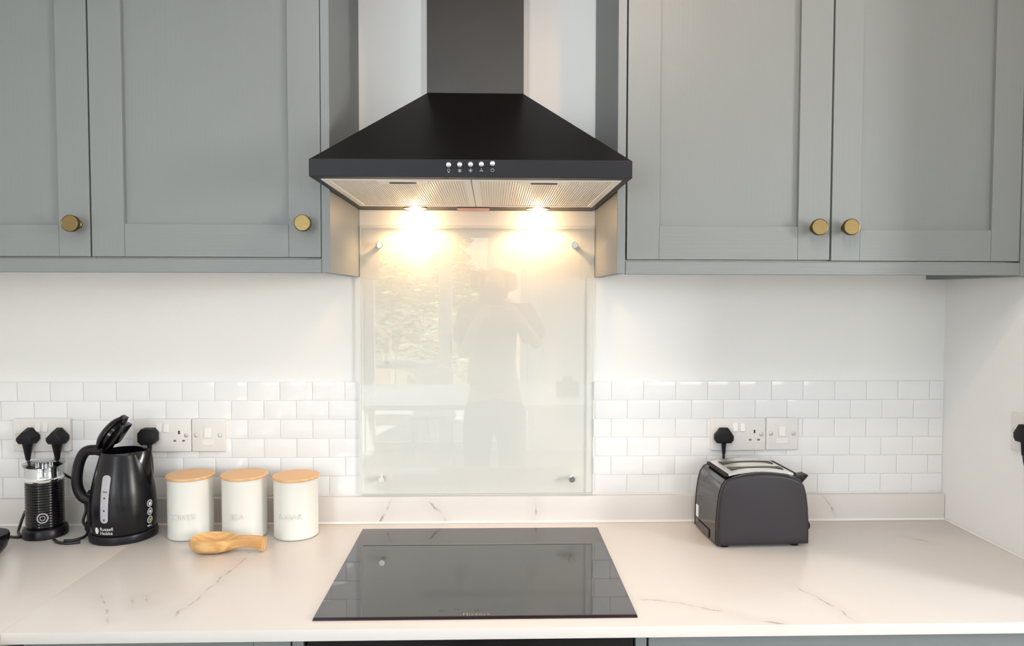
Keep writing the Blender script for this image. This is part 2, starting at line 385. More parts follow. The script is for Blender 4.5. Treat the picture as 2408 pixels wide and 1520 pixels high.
bm = bmesh.new()                                          # far side wall with its window opening
box(bm, 3.0, 3.1, -5.0, -2.3, 0, CEIL); box(bm, 3.0, 3.1, -1.6, 0.0, 0, CEIL)
box(bm, 3.0, 3.1, -2.3, -1.6, 0, 1.05); box(bm, 3.0, 3.1, -2.3, -1.6, 2.2, CEIL)
struct('wall_side', bm, M['wall'])
bm = bmesh.new()                                          # rear wall with the patio door opening
box(bm, -1.56, -1.19, -5.12, -5.0, 0, CEIL); box(bm, 0.53, 1.25, -5.12, -5.0, 0, CEIL); box(bm, 2.55, 3.1, -5.12, -5.0, 0, CEIL); box(bm, 1.25, 2.55, -5.12, -5.0, 0, 1.0); box(bm, 1.25, 2.55, -5.12, -5.0, 2.2, CEIL); box(bm, -1.19, 0.53, -5.12, -5.0, 2.13, CEIL)
struct('wall_rear', bm, M['wall'])
# boarded ceiling: back layer, boards laid under it
bm = bmesh.new()
box(bm, -1.58, 3.1, -5.12, 0.1, CEIL + .012, CEIL + .12)
ceiling = struct('ceiling', bm, M['ceil'])
y = -4.995; n_ = 0
while y < -0.1:
    y1 = min(y + 0.116, -0.002)
    spans = [(-1.455, 2.995)]
    for a, b_ in spans:
        obj('plank', B(a, b_, y, y1, CEIL - .004, CEIL + .012, bevel=.003, seg=1), M['ceil'], ceiling)
    y += 0.12
bm = bmesh.new()                                          # side window
box(bm, 3.01, 3.06, -2.3, -2.25, 1.05, 2.2); box(bm, 3.01, 3.06, -1.65, -1.6, 1.05, 2.2)
box(bm, 3.01, 3.06, -2.25, -1.65, 1.05, 1.1); box(bm, 3.01, 3.06, -2.25, -1.65, 2.15, 2.2)
o = struct('window_1', bm, M['white_paint']); obj('pane', B(3.03, 3.036, -2.25, -1.65, 1.1, 2.15), M['pane'], o)
bm = bmesh.new()                                          # unseen rear window right of the patio door, added for the frontal fill
for a, b_ in ((1.25, 1.30), (1.875, 1.925), (2.50, 2.55)): box(bm, a, b_, -5.06, -5.01, 1.0, 2.2)
for a, b_ in ((1.30, 1.875), (1.925, 2.50)):
    box(bm, a, b_, -5.06, -5.01, 1.0, 1.05); box(bm, a, b_, -5.06, -5.01, 2.15, 2.2)
o = struct('added_window_3', bm, M['white_paint'])
for a, b_ in ((1.30, 1.875), (1.925, 2.50)): obj('pane', B(a, b_, -5.038, -5.032, 1.05, 2.15), M['pane'], o)
# sliding patio door
bm = bmesh.new()
for a, b_ in ((-1.19, -1.10), (-0.482, -0.353), (0.309, 0.37), (0.515, 0.53)): box(bm, a, b_, -5.10, -5.03, 0, 2.13, bevel=.004, seg=1)
for a, b_ in ((-1.10, -.482), (-.353, .309), (.37, .515)):
    box(bm, a, b_, -5.09, -5.04, 0, .08); box(bm, a, b_, -5.09, -5.04, 2.06, 2.13)
o = struct('door_1', bm, M['white_paint'])
for a, b_ in ((-1.10, -.482), (-.353, .309), (.37, .515)): obj('pane', B(a, b_, -5.068, -5.062, .08, 2.06), M['pane'], o)
obj('door_handle', B(-.37, -.35, -5.03, -5.0, .95, 1.13, bevel=.004), M['metal_grey'], o)

# ------------------------------------------------------------------ brick-bond wall tiles, each its own piece of the wall
TZ = [CT + .3672 - .0494 * k for k in range(7)]
bm = bmesh.new()
box(bm, -1.46, -0.3065, -.0034, 0, CT + .066, CT + .3660); box(bm, .303, 1.238, -.0034, 0, CT + .066, CT + .3660)
obj('grout', bm, M['grout'], wall_back)
tile_cache = {}
def tile(x0, x1, z0, z1):
    g = .0005; w = round(x1 - x0, 4)
    if w < .006: return
    if w not in tile_cache:
        b_ = B(-w / 2 + g, w / 2 - g, -.0042, 0.0, -.0247 + g, .0247 - g)
        fr = [e for e in b_.edges if all(v.co.y < -.004 for v in e.verts)]
        bmesh.ops.bevel(b_, geom=fr, offset=.0010, segments=3, profile=.55, affect='EDGES')
        me = bpy.data.meshes.new('tile'); b_.to_mesh(me); b_.free(); me.materials.append(M['tile'])
        for p in me.polygons: p.use_smooth = True
        me.set_sharp_from_angle(angle=radians(30)); tile_cache[w] = me
    o = bpy.data.objects.new('tile', tile_cache[w]); COL.objects.link(o); o.parent = wall_back
    o.location = Vector(((x0 + x1) / 2, -.0012, (z0 + z1) / 2)) - ORG['wall_back']
    o.rotation_euler = (random.uniform(-.002, .002), 0, random.uniform(-.002, .002))
for r in range(6):
    z1, z0 = TZ[r], TZ[r + 1]
    for lim0, lim1, ph, pitch in ((-1.46, -.3065, -.3445, .0836), (.303, 1.238, .3505, .0848)):
        x = ph - (.5 * pitch if r % 2 else 0) - pitch * 30
        while x < lim1:
            a, b_ = max(x, lim0), min(x + pitch, lim1)
            if b_ - a > .006: tile(a, b_, z0, z1)
            x += pitch

# ------------------------------------------------------------------ worktops, upstand, hob
o = tag(obj('worktop', B(-.8202, 1.236, -.6112, -.002, CT - .0205, CT, bevel=.0008), M['quartz'], smooth=30),
        'white veined stone worktop holding the black hob and the toaster', 'worktop')
o = tag(obj('worktop', B(-1.458, -.8204, -1.70, -.002, CT - .0205, CT, bevel=.0008), M['quartz'], smooth=30),
        'white stone worktop of the left corner, carrying the kettle and the milk frother', 'worktop')
up = tag(obj('upstand', B(-1.458, 1.2365, -.0215, -.001, CT + .0004, CT + .0677, bevel=.0012), M['quartz_up'], smooth=30),
         'low white stone upstand strip along the back of the worktop, under the tiles', 'upstand')
bm = bmesh.new(); prism(bm, [(-.0214, CT + .0002), (-.0214, CT + .0046), (-.0228, CT + .0034), (-.0250, CT + .0014), (-.0266, CT + .0002)], -1.457, 1.236, 'X')
obj('sealant', bm, mat('white_sealant', (.80, .78, .76), .30), up)
bm = bmesh.new(); prism(bm, [(1.2370, CT + .0002), (1.2370, CT + .0036), (1.2356, CT + .0022), (1.2335, CT + .0002)], -.60, -.0268, 'Y')
obj('sealant', bm, bpy.data.materials['white_sealant'], up)
hb = thing('induction_hob', 'flat black glass induction hob set on the white worktop', 'hob', (.009, -.33, CT))
bm = B(-.286, .304, -.5754, -.0839, CT + .0003, CT + .0060)
for f in bm.faces: f.material_index = 0 if f.normal.z > .5 else 1
obj('glass_top', bm, [M['hob'], M['hob_edge']], hb)
obj('seal', B(-.2875, .3055, -.577, -.0825, CT + .0001, CT + .0030), M['hob_edge'], hb)
tb = text_bm('Hisense', .0115, 0, 1.18)
w_ = max(v.co.x for v in tb.verts)
obj('logo', remap(tb, lambda c: (-.0156 + c.x * .050 / w_, -.5735 + c.y * 1.25, CT + .0063)), M['hob_print'], hb)
def touch(cx, cy, kind):
    b_ = bmesh.new()
    if kind == 0: ring(b_, cx, cy, .0042, .0050)
    elif kind == 1: poly2(b_, [(cx - .004, cy - .0005), (cx + .004, cy - .0005), (cx + .004, cy + .0005), (cx - .004, cy + .0005)])
    else: ring(b_, cx, cy, .0030, .0036); poly2(b_, [(cx - .0004, cy), (cx + .0004, cy), (cx + .0004, cy + .005), (cx - .0004, cy + .005)])
    obj('touch_icon', remap(b_, lambda c: (c.x, c.y, CT + .0063)), M['hob_faint'], hb)
for k, (x, yy, kd) in enumerate(((-.055, -.552, 0), (-.028, -.546, 1), (-.024, -.556, 2), (-.004, -.548, 1), (.010, -.553, 0), (.034, -.548, 1), (.062, -.552, 0))):
    touch(x, yy, kd)

# ------------------------------------------------------------------ base units below the worktop
def slab(*a, m='paint_v', **k): return B(*a, bevel=.0008, seg=1, **k), M[m]
bl = thing('base_cabinet', 'dark grey painted base cabinet under the worktop left of the oven', 'cabinet', (-.56, -.3, 0))
obj('carcass', B(-.818, -.326, -.553, -.01, .10, CT - .022), M['carcass'], bl)
obj('stile', B(-.800, -.737, -.577, -.555, .12, CT - .026, bevel=.0008, seg=1), M['paint_v'], bl)
obj('stile', B(-.394, -.3275, -.577, -.555, .12, CT - .026, bevel=.0008, seg=1), M['paint_v'], bl)
obj('rail', B(-.7365, -.3945, -.577, -.555, CT - .105, CT - .026, bevel=.0008, seg=1), M['paint_h'], bl)
obj('rail', B(-.7365, -.3945, -.577, -.555, .12, .19, bevel=.0008, seg=1), M['paint_h'], bl)
obj('panel', B(-.7365, -.3945, -.567, -.556, .19, CT - .105), M['paint_v'], bl)
obj('end_panel', B(-.3238, -.3045, -.577, -.01, 0, CT - .0212), M['paint_v'], bl)
obj('plinth', B(-.818, -.326, -.53, -.51, 0, .10), M['paint_h'], bl)
br_ = thing('base_cabinet', 'grey painted drawer unit under the worktop right of the oven', 'cabinet', (.77, -.3, 0))
obj('carcass', B(.3245, 1.232, -.553, -.01, .10, CT - .022), M['carcass'], br_)
obj('end_panel', B(.3025, .3224, -.577, -.01, 0, CT - .0212), M['paint_v'], br_)
for a, b_ in ((.12, .36), (.365, .62), (.625, CT - .026)):
    d = obj('drawer', B(.3265, 1.228, -.577, -.555, a, b_, bevel=.001, seg=1), M['paint_h'], br_)
    kb = bmesh.new(); lathe(kb, [(.006, -.59), (.006, -.591), (.017, -.593), (.0175, -.601), (.016, -.604)], 24, (.777, 0, (a + b_) / 2), 'Y')
    obj('knob', kb, M['brass'], d, smooth=40)
obj('plinth', B(.3245, 1.232, -.53, -.51, 0, .10), M['paint_h'], br_)
ov = thing('built_in_oven', 'black built-in oven under the worktop below the hob', 'oven', (0, -.3, 0))
obj('body', B(-.300, .3005, -.552, -.01, .12, CT - .022), M['black_satin'], ov)
obj('control_panel', B(-.2985, .2985, -.575, -.553, CT - .125, CT - .026, bevel=.002), M['black_gloss'], ov)
d = obj('door', B(-.2985, .2985, -.579, -.553, .15, CT - .13, bevel=.003), M['black_gloss'], ov)
hbm = bmesh.new(); tube(hbm, [(-.24, -.579, .72), (-.24, -.617, .72), (.24, -.617, .72), (.24, -.579, .72)], .008, 10, 0)
obj('handle', hbm, M['steel'], d, smooth=40)
obj('plinth', B(-.300, .3005, -.53, -.51, 0, .12), M['paint_h'], ov)
lp = thing('base_cabinet', 'grey painted cabinet run under the left corner worktop', 'cabinet', (-1.14, -.9, 0))
obj('carcass', B(-1.455, -.845, -1.68, -.01, .10, CT - .022), M['carcass'], lp)
for a, b_ in ((-1.675, -1.16), (-1.155, -.64)):
    obj('door', B(-.844, -.826, a, b_, .12, CT - .026, bevel=.001, seg=1), M['paint_v'], lp)
obj('plinth', B(-1.455, -.88, -1.66, -.01, 0, .10), M['paint_h'], lp)

# ------------------------------------------------------------------ wall cabinets
DF, ZB, ZT = -.337, CT + .6718, 2.33
def knob(parent, x, z, y0=DF):
    b_ = bmesh.new()
    lathe(b_, [(.0095, y0), (.0095, y0 - .003), (.0065, y0 - .006), (.0062, y0 - .014), (.0150, y0 - .019), (.0172, y0 - .0205),
               (.0176, y0 - .0285), (.0168, y0 - .0300), (.0160, y0 - .0302), (.0156, y0 - .0297), (0, y0 - .0297)], 36, (x, 0, z), 'Y')
    return obj('knob', b_, M['brass'], parent, smooth=35)
def cab_door(parent, x0, x1, sl, sr, kx, kz, zb=ZB, zrail=None):
    """shaker door: recessed panel with two stiles, two rails and a brass knob"""
    zr = zrail
    d = obj('door', B(x0 + .02, x1 - .02, DF + .009, DF + .019, zb + .02, ZT - .02), M['paint_v'], parent)
    for a, b_ in ((x0, sl), (sr, x1)):
        obj('stile', B(a, b_, DF, DF + .020, zb, ZT, bevel=.0010, seg=2), M['paint_v'], d)
    obj('rail', B(sl + .0004, sr - .0004, DF + .0003, DF + .020, zb, zr, bevel=.0010, seg=2), M['paint_h'], d)
    obj('rail', B(sl + .0004, sr - .0004, DF + .0003, DF + .020, ZT - .07, ZT, bevel=.0010, seg=2), M['paint_h'], d)
    knob(d, kx, kz); return d
c1 = thing('wall_cabinet', 'grey shaker wall cabinet on the far left, cut by the photo edge', 'cabinet', (-1.13, -.16, CT + .64))
obj('carcass', B(-1.455, -.803, DF + .021, -.001, CT + .6685, ZT), M['carcass'], c1)
cab_door(c1, -1.26, -.8035, -1.19, -.868, -.8283, CT + .7380, zrail=CT + .7375)
obj('door', B(-1.455, -1.2625, DF, DF + .02, ZB, ZT), M['paint_v'], c1)
c2 = thing('wall_cabinet', 'grey shaker wall cabinet immediately left of the extractor hood', 'cabinet', (-.55, -.16, CT + .64))
obj('carcass', B(-.8015, -.3235, DF + .021, -.001, CT + .6685, ZT), M['carcass'], c2)
cab_door(c2, -.8002, -.3238, -.7330, -.3912, -.3550, CT + .7410, zrail=CT + .7405)
obj('end_panel', B(-.3225, -.3044, DF, -.001, CT + .6388, ZT, bevel=.0008, seg=1), M['paint_v'], c2)
c3 = thing('wall_cabinet', 'two-door grey shaker wall cabinet right of the extractor hood', 'cabinet', (.77, -.16, CT + .64))
obj('carcass', B(.3225, 1.1835, DF + .021, -.001, CT + .6670, ZT), M['carcass'], c3)
cab_door(c3, .3255, .7640, .3945, .6950, .7292, CT + .7375, zb=CT + .6695, zrail=CT + .7405)
cab_door(c3, .7680, 1.1815, .8300, 1.1190, .7975, CT + .7380, zb=CT + .6680, zrail=CT + .7350)
obj('end_panel', B(.3042, .3222, DF, -.001, CT + .6388, ZT, bevel=.0008, seg=1), M['paint_v'], c3)
obj('end_panel', B(1.1845, 1.2365, DF, -.001, CT + .6355, ZT, bevel=.0008, seg=1), M['paint_v'], c3)
tag(obj('light_pelmet', B(-1.455, -.3232, DF, DF + .02, CT + .6388, CT + .6670, bevel=.0008, seg=1), M['paint_h']),
    'grey painted pelmet strip beneath the left wall cabinets', 'pelmet')
tag(obj('light_pelmet', B(.3232, 1.1838, DF, DF + .02, CT + .6375, CT + .6645, bevel=.0008, seg=1), M['paint_h']),
    'grey painted pelmet strip beneath the right wall cabinet', 'pelmet')

# ------------------------------------------------------------------ extractor hood
H0 = CT + .811
hd = thing('extractor_hood', 'black pyramid chimney extractor hood between the grey wall cabinets', 'hood', (0, -.26, H0))
bm = bmesh.new()                                           # canopy: rim box plus pyramid
pb = [(-.3005, -.520), (.2995, -.520), (.2995, -.001), (-.3005, -.001)]
pt_ = [(-.1086, -.24), (.1081, -.24), (.1081, -.001), (-.1086, -.001)]
v0 = [bm.verts.new((x, y_, H0 + .002)) for x, y_ in pb]; v1 = [bm.verts.new((x, y_, H0 + .0322)) for x, y_ in pb]
v2 = [bm.verts.new((x, y_, CT + 1.044)) for x, y_ in pt_]
bm.faces.new(v0); bm.faces.new(v2)
for A, Bq in ((v0, v1), (v1, v2)):
    for i in range(4): bm.faces.new((A[i], A[(i + 1) % 4], Bq[(i + 1) % 4], Bq[i]))
bmesh.ops.recalc_face_normals(bm, faces=bm.faces[:])
obj('canopy', bm, M['hood'], hd)
obj('front_panel', B(-.3008, .2998, -.5225, -.519, H0, H0 + .0328, bevel=.001), M['hood_front'], hd)
obj('chimney', B(-.1086, .1081, -.24, -.001, CT + 1.0445, CEIL - .006, bevel=.001), M['chimney'], hd)
bm = bmesh.new()                                           # dark rim under the canopy around the filters
box(bm, -.3000, -.2860, -.519, -.002, H0, H0 + .003); box(bm, .2850, .2990, -.519, -.002, H0, H0 + .003)
box(bm, -.2860, .2850, -.519, -.496, H0, H0 + .003); box(bm, -.2860, .2850, -.094, -.002, H0, H0 + .003)
obj('rim', bm, M['hood'], hd)
fm = M['filter_mesh'] = mat('aluminium_filter_mesh', (0.80, 0.76, 0.70), 0.5, 0.3)
b = fm.node_tree.nodes['Principled BSDF']
tc = N(fm, 'ShaderNodeTexCoord'); wv = N(fm, 'ShaderNodeTexWave'); wv.bands_direction = 'X'; wv.inputs['Scale'].default_value = 62
bp = N(fm, 'ShaderNodeBump'); bp.inputs['Strength'].default_value = .8; bp.inputs['Distance'].default_value = .0016
cr = N(fm, 'ShaderNodeMix'); cr.data_type = 'RGBA'; cr.inputs[6].default_value = (.62, .57, .50, 1); cr.inputs[7].default_value = (.88, .84, .78, 1)
L(fm, tc.outputs['Object'], wv.inputs['Vector']); L(fm, wv.outputs['Fac'], bp.inputs['Height']); L(fm, bp.outputs[0], b.inputs['Normal'])
L(fm, wv.outputs['Fac'], cr.inputs[0]); L(fm, cr.outputs[2], b.inputs['Base Color'])
for x0, x1, lx in ((-.2850, -.0030, -.134), (-.0015, .2840, .138)):
    bm = bmesh.new()
    y0, y1, t0, t1, e = -.4950, -.0950, H0 - .0015, H0 + .003, .013
    box(bm, x0, x0 + e, y0, y1, t0, t1); box(bm, x1 - e, x1, y0, y1, t0, t1)
    box(bm, x0 + e, x1 - e, y0, y0 + e, t0, t1); box(bm, x0 + e, x1 - e, y1 - e, y1, t0, t1)
    f = obj('filter', bm, M['filter'], hd)
    obj('mesh_panel', B(x0 + e, x1 - e, y0 + e, y1 - e, H0, H0 + .002), fm, f)
    lb = bmesh.new(); box(lb, lx - .048, lx + .048, -.488, -.452, H0 - .0030, H0 - .0002, bevel=.001, seg=1)
    obj('latch_plate', lb, M['filter'], f)
    obj('latch_slot', prism(bmesh.new(), rrect(lx - .026, lx + .026, -.478, -.464, .005), H0 - .0040, H0 - .0028, 'Z'), M['hole'], f)
for k, (x, z) in enumerate(((-.0429, .8341), (-.0224, .8346), (-.0024, .8352), (.0177, .8357), (.0382, .8370))):
    b_ = bmesh.new()
    lathe(b_, [(.0056, -.5215), (.0056, -.526), (.0050, -.5285), (.0030, -.5300), (0, -.5304)], 24, (x, 0, CT + z - .0010), 'Y')
    obj('button', b_, M['chrome'], hd, smooth='all')
    i_ = bmesh.new()
    if k == 0: ring(i_, 0, .0008, .0020, .0028, 16); poly2(i_, [(-.0012, -.0036), (.0012, -.0036), (.0014, -.0018), (-.0014, -.0018)])
    elif k in (1, 2, 3):
        nb = {1: 6, 2: 4, 3: 3}[k]
        for q in range(nb):
            a = pi / 2 + 2 * pi * q / nb
            wq = {1: .0009, 2: .0011, 3: .0010}[k]
            c_, s_ = cos(a), sin(a)
            poly2(i_, [(c_ * .0004 - s_ * wq * .6, s_ * .0004 + c_ * wq * .6), (c_ * .0034 - s_ * wq, s_ * .0034 + c_ * wq),
                       (c_ * .0034 + s_ * wq, s_ * .0034 - c_ * wq), (c_ * .0004 + s_ * wq * .6, s_ * .0004 - c_ * wq * .6)])
    else: ring(i_, 0, 0, .0024, .0032, 20, pi * .62, pi * 2.38); poly2(i_, [(-.0004, .0010), (.0004, .0010), (.0004, .0038), (-.0004, .0038)])
    x_, z_ = x, CT + .8228 + (.0004 * k)
    obj('icon', remap(i_, lambda c: (x_ + c.x, -.5228, z_ + c.y)), M['icon'], hd)
LX = (-.1547, .1524)
for x in LX:
    b_ = bmesh.new(); lathe(b_, [(.0300, 0), (.0300, -.0030), (.0235, -.0036), (.0235, 0)], 32, (x, -.058, H0 + .0002), cap=False)
    l_ = obj('lamp', b_, M['steel'], hd, smooth=30)
    b_ = bmesh.new(); lathe(b_, [(.0234, -.0012), (.012, -.0028), (0, -.0032)], 28, (x, -.058, H0), cap=False)
    obj('lamp_glass', b_, M['lamp'], l_, smooth='all')
    ld = bpy.data.lights.new('hood_lamp', 'SPOT'); ld.energy = 3.7; ld.color = (1.0, .60, .28); ld.spot_size = radians(147); ld.spot_blend = 0.45
    ld.shadow_soft_size = .016
    lo = bpy.data.objects.new('hood_lamp_light', ld); COL.objects.link(lo); lo.location = (x, -.058, H0 - .012)
    ld = bpy.data.lights.new('hood_lamp_glow', 'POINT'); ld.energy = 0.62; ld.color = (1.0, .62, .31); ld.shadow_soft_size = .008
    lo = bpy.data.objects.new('hood_lamp_glow', ld); COL.objects.link(lo); lo.location = (x, -.058, H0 - .016)
obj('label_plate', B(-.0507, .0306, -.075, -.016, H0 - .0030, H0 - .0004, bevel=.0006, seg=1), M['pink'], hd)['label'] = 'small pink label plate between the hood lamps'

# ------------------------------------------------------------------ glass splashback
sp = thing('glass_splashback', 'clear glass splashback panel on chrome standoffs above the hob', 'splashback', (0, -.013, CT + .0695))
bm = B(-.300, .300, -.0170, -.0110, CT + .0738, CT + .7710)
for f in bm.faces:
    f.material_index = 0 if abs(f.normal.y) > .5 else 1
obj('glass_panel', bm, [M['glass'], M['glass_edge']], sp)
for x, z in ((-.2510, .7200), (.2500, .7215), (-.2480, .1150), (.2460, .1130)):
    b_ = bmesh.new(); lathe(b_, [(.0062, -.0005), (.0062, -.0108)], 24, (x, 0, CT + z), 'Y')
    s_ = obj('standoff', b_, M['chrome'], sp, smooth=40)
    b_ = bmesh.new(); lathe(b_, [(.0084, -.0172), (.0084, -.0250), (.0076, -.0260), (0, -.0260)], 28, (x, 0, CT + z), 'Y')
    obj('cap', b_, M['chrome'], s_, smooth=35)

# ------------------------------------------------------------------ sockets and switches
def frame_fn(wall):
    """maps local (u along wall, d out of wall, z) to world"""
    if wall == 'back': return lambda c: (c[0], -.0050 - c[1], c[2])
    return lambda c: (1.2378 - c[1], -c[0], c[2])            # right wall: u runs towards the camera
def loc_box(F_, u0, u1, d0, d1, z0, z1, bevel=0, seg=2):
    return remap(B(u0, u1, d0, d1, z0, z1, bevel=bevel, seg=seg), lambda c: F_((c.x, c.y, c.z)))
def fixn(bm): bmesh.ops.recalc_face_normals(bm, faces=bm.faces[:]); return bm
def plate(F_, u0, u1, z0, z1, parent):
    b_ = bmesh.new(); prism(b_, rrect(u0, u1, z0, z1, .0045), 0.0, .0085, 'Y')
    fr = [e for e in b_.edges if all(v.co.y > .008 for v in e.verts)]
    bmesh.ops.bevel(b_, geom=fr, offset=.0030, segments=3, profile=.5, affect='EDGES')
    return obj('faceplate', fixn(remap(b_, lambda c: F_((c.x, c.y, c.z)))), M['plastic_w'], parent, smooth=30)
def screw(F_, u, z, parent):
    b_ = bmesh.new(); lathe(b_, [(.0048, .0083), (.0048, .0092), (.0030, .0096), (0, .0088)], 18, (u, 0, z), 'Y')
    obj('screw_hole', fixn(remap(lathe(bmesh.new(), [(.0056, .0080), (.0056, .00865), (0, .00865)], 18, (u, 0, z), 'Y'), lambda c: F_((c.x, c.y, c.z)))), M['plastic_dark'], parent)
    obj('screw', fixn(remap(b_, lambda c: F_((c.x, c.y, c.z)))), M['steel'], parent, smooth=30)
def rocker(F_, u0, u1, z0, z1, parent):
    b_ = B(u0, u1, .007, .0105, z0, z1, bevel=.0006, seg=1)
    for v in b_.verts:
        if v.co.y > .009 and v.co.z < (z0 + z1) / 2: v.co.y += .0022
    obj('switch', fixn(remap(b_, lambda c: F_((c.x, c.y, c.z)))), M['plastic_w2'], parent)
def holes(F_, u, z, parent):
    obj('earth_slot', fixn(loc_box(F_, u - .0022, u + .0022, .006, .00862, z + .007, z + .0160)), M['hole'], parent)
    for s in (-1, 1):
        obj('pin_slot', fixn(loc_box(F_, u + s * .0111 - .0034, u + s * .0111 + .0034, .006, .00862, z - .0125, z - .0078)), M['pin'], parent)
def double_socket(u0, zc, label, wall='back'):
    F_ = frame_fn(wall); t = thing('socket_outlet', label, 'socket', F_((u0 + .073, 0, zc - .043)), 'double sockets along the walls')
    plate(F_, u0, u0 + .1455, zc - .043, zc + .043, t)
    for s in (-.0095, .0095): rocker(F_, u0 + .073 + s - .0062, u0 + .073 + s + .0062, zc + .0085, zc + .0305, t)
    for s in (-.042, .042): holes(F_, u0 + .073 + s, zc - .004, t)
    for s in (-.0605, .0605): screw(F_, u0 + .073 + s, zc, t)
    return t
def spur(u0, zc, label):
    F_ = frame_fn('back'); t = thing('fused_switch', label, 'switch', F_((u0 + .043, 0, zc - .043)))
    plate(F_, u0, u0 + .085, zc - .043, zc + .043, t)
    rocker(F_, u0 + .0330, u0 + .0500, zc - .006, zc + .0200, t)
    obj('fuse_cover', fixn(loc_box(F_, u0 + .0255, u0 + .0580, .007, .0093, zc - .0255, zc - .0110, bevel=.0006, seg=1)), M['plastic_w2'], t)
    for u in (.0125, .0725): screw(F_, u0 + u, zc, t)
double_socket(-1.1880, CT + .2320, 'white double socket with two black plugs, leftmost on the tiles')
double_socket(-.8830, CT + .2300, 'white double socket behind the kettle with one black plug')
spur(-.7365, CT + .2300, 'white fused switch plate above the wooden-lidded coffee canister')
double_socket(.6130, CT + .2275, 'white double socket above the toaster with one black plug')
spur(.7595, CT + .2287, 'white fused switch plate right of the toaster socket')
double_socket(.2600, CT + .2840, 'white double socket on the right-hand wall at the photo edge', 'right')

# ------------------------------------------------------------------ plugs and cords
def plug(u, z, label, cord, wall='back', style='angled', boot=True):
    F_ = frame_fn(wall); t = thing('power_plug', label, 'plug', F_((u, .009, z - .02)), 'black three-pin plugs')
    b_ = bmesh.new()
    if style == 'angled':                                   # deep body whose top slopes forward
        out = [(-.0245, -.006), (-.0245, .004), (-.006, .0235), (.006, .0235), (.0245, .004), (.0245, -.006), (.017, -.0165), (-.017, -.0165)]
        prism(b_, [(u + x, z + zz) for x, zz in out], .0088, .040, 'Y', bevel=.004, seg=2)
        for v in b_.verts:
            if v.co.y > .025: v.co.x = u + (v.co.x - u) * .80; v.co.z = z - .002 + (v.co.z - z) * .78
    elif style == 'round':
        out = [(-.0215, -.012), (-.0215, .010), (-.0125, .0205), (.0125, .0205), (.0215, .010), (.0215, -.012), (.013, -.0205), (-.013, -.0205)]
        prism(b_, [(u + x, z + zz) for x, zz in out], .0088, .042, 'Y', bevel=.0055, seg=3)
    else:
        out = [(-.0245, -.010), (-.0245, .001), (-.010, .0215), (.010, .0215), (.0245, .001), (.0245, -.010), (.018, -.0185), (-.018, -.0185)]
        prism(b_, [(u + x, z + zz) for x, zz in out], .0088, .028, 'Y', bevel=.005, seg=3)
    obj('plug_body', fixn(remap(b_, lambda c: F_((c.x, c.y, c.z)))), M['black_matt'], t, smooth=40)
    b_ = bmesh.new()
    if style == 'angled':
        tube(b_, [(u, .024, z - .012), (u - .001, .022, z - .034), (u - .002, .020, z - .058)], .0125, 10, 4, rads=(1.0, .42))
    else:
        nseg = 7
        for q in range(nseg):
            zz = z - .018 - q * .0042; rr = .0062 - q * .0003
            lathe(b_, [(rr, zz), (rr, zz - .0028), (rr * .72, zz - .003), (rr * .72, zz - .0042)], 12, (u, .019, 0), 'Z')
    obj('strain_relief', fixn(remap(b_, lambda c: F_((c.x, c.y, c.z)))), M['black_matt'], t, smooth=40)
    if cord:
        b_ = bmesh.new(); tube(b_, cord, .0034, 8, 8); obj('cord', b_, M['cord'], t, smooth='all')
    return t
z0 = CT + .0035
plug(-1.1420, CT + .2290, 'black plug in the left half of the leftmost socket',
     [(-1.144, -.026, CT + .172), (-1.130, -.030, CT + .135), (-1.112, -.035, CT + .105), (-1.135, -.055, CT + .045), (-1.1370, -.075, CT + .012),
      (-1.128, -.092, z0), (-1.108, -.108, z0), (-1.113, -.120, z0), (-1.150, -.110, z0), (-1.20, -.085, z0), (-1.30, -.08, z0)])
plug(-1.0685, CT + .2285, 'black plug in the right half of the leftmost socket, above the milk frother',
     [(-1.0705, -.026, CT + .172), (-1.060, -.028, CT + .14), (-1.020, -.030, CT + .115), (-1.000, -.040, CT + .09), (-.988, -.048, CT + .05), (-.992, -.055, CT + .020),
      (-.975, -.060, z0 + .006), (-.955, -.055, CT + .022), (-.962, -.045, CT + .030), (-.985, -.045, CT + .020), (-.975, -.070, z0), (-.952, -.074, z0)])
plug(-.8385, CT + .2310, 'rounded black plug in the socket behind the kettle spout',
     [(-.8370, -.030, CT + .200), (-.8330, -.026, CT + .170), (-.8350, -.0245, CT + .12), (-.86, -.026, CT + .06), (-.90, -.028, CT + .02), (-.958, -.034, z0),
      (-.990, -.030, CT + .050), (-.982, -.040, CT + .092), (-.975, -.060, CT + .088), (-.962, -.085, CT + .040), (-.948, -.115, z0 + .006), (-.960, -.140, z0), (-.985, -.1480, z0)], style='round')
plug(.6435, CT + .2255, 'black plug with ribbed cord sleeve in the socket above the toaster',
     [(.6435, -.0235, CT + .182), (.6440, -.0245, CT + .155), (.648, -.0260, CT + .11), (.655, -.027, CT + .05), (.668, -.031, z0), (.690, -.037, z0)], style='flat')
plug(.3180, CT + .2850, 'black plug in the socket on the right-hand wall at the photo edge',
     [(1.219, -.318, CT + .243), (1.220, -.324, CT + .215), (1.224, -.345, CT + .165), (1.226, -.385, CT + .10), (1.222, -.430, CT + .03), (1.205, -.460, z0), (1.17, -.50, z0)], 'right', 'flat')
b_ = bmesh.new()
tube(b_, [(-.955, -.165, z0), (-.985, -.170, z0), (-1.010, -.160, z0 + .010), (-1.030, -.1505, CT + .015)], .0034, 8, 8)

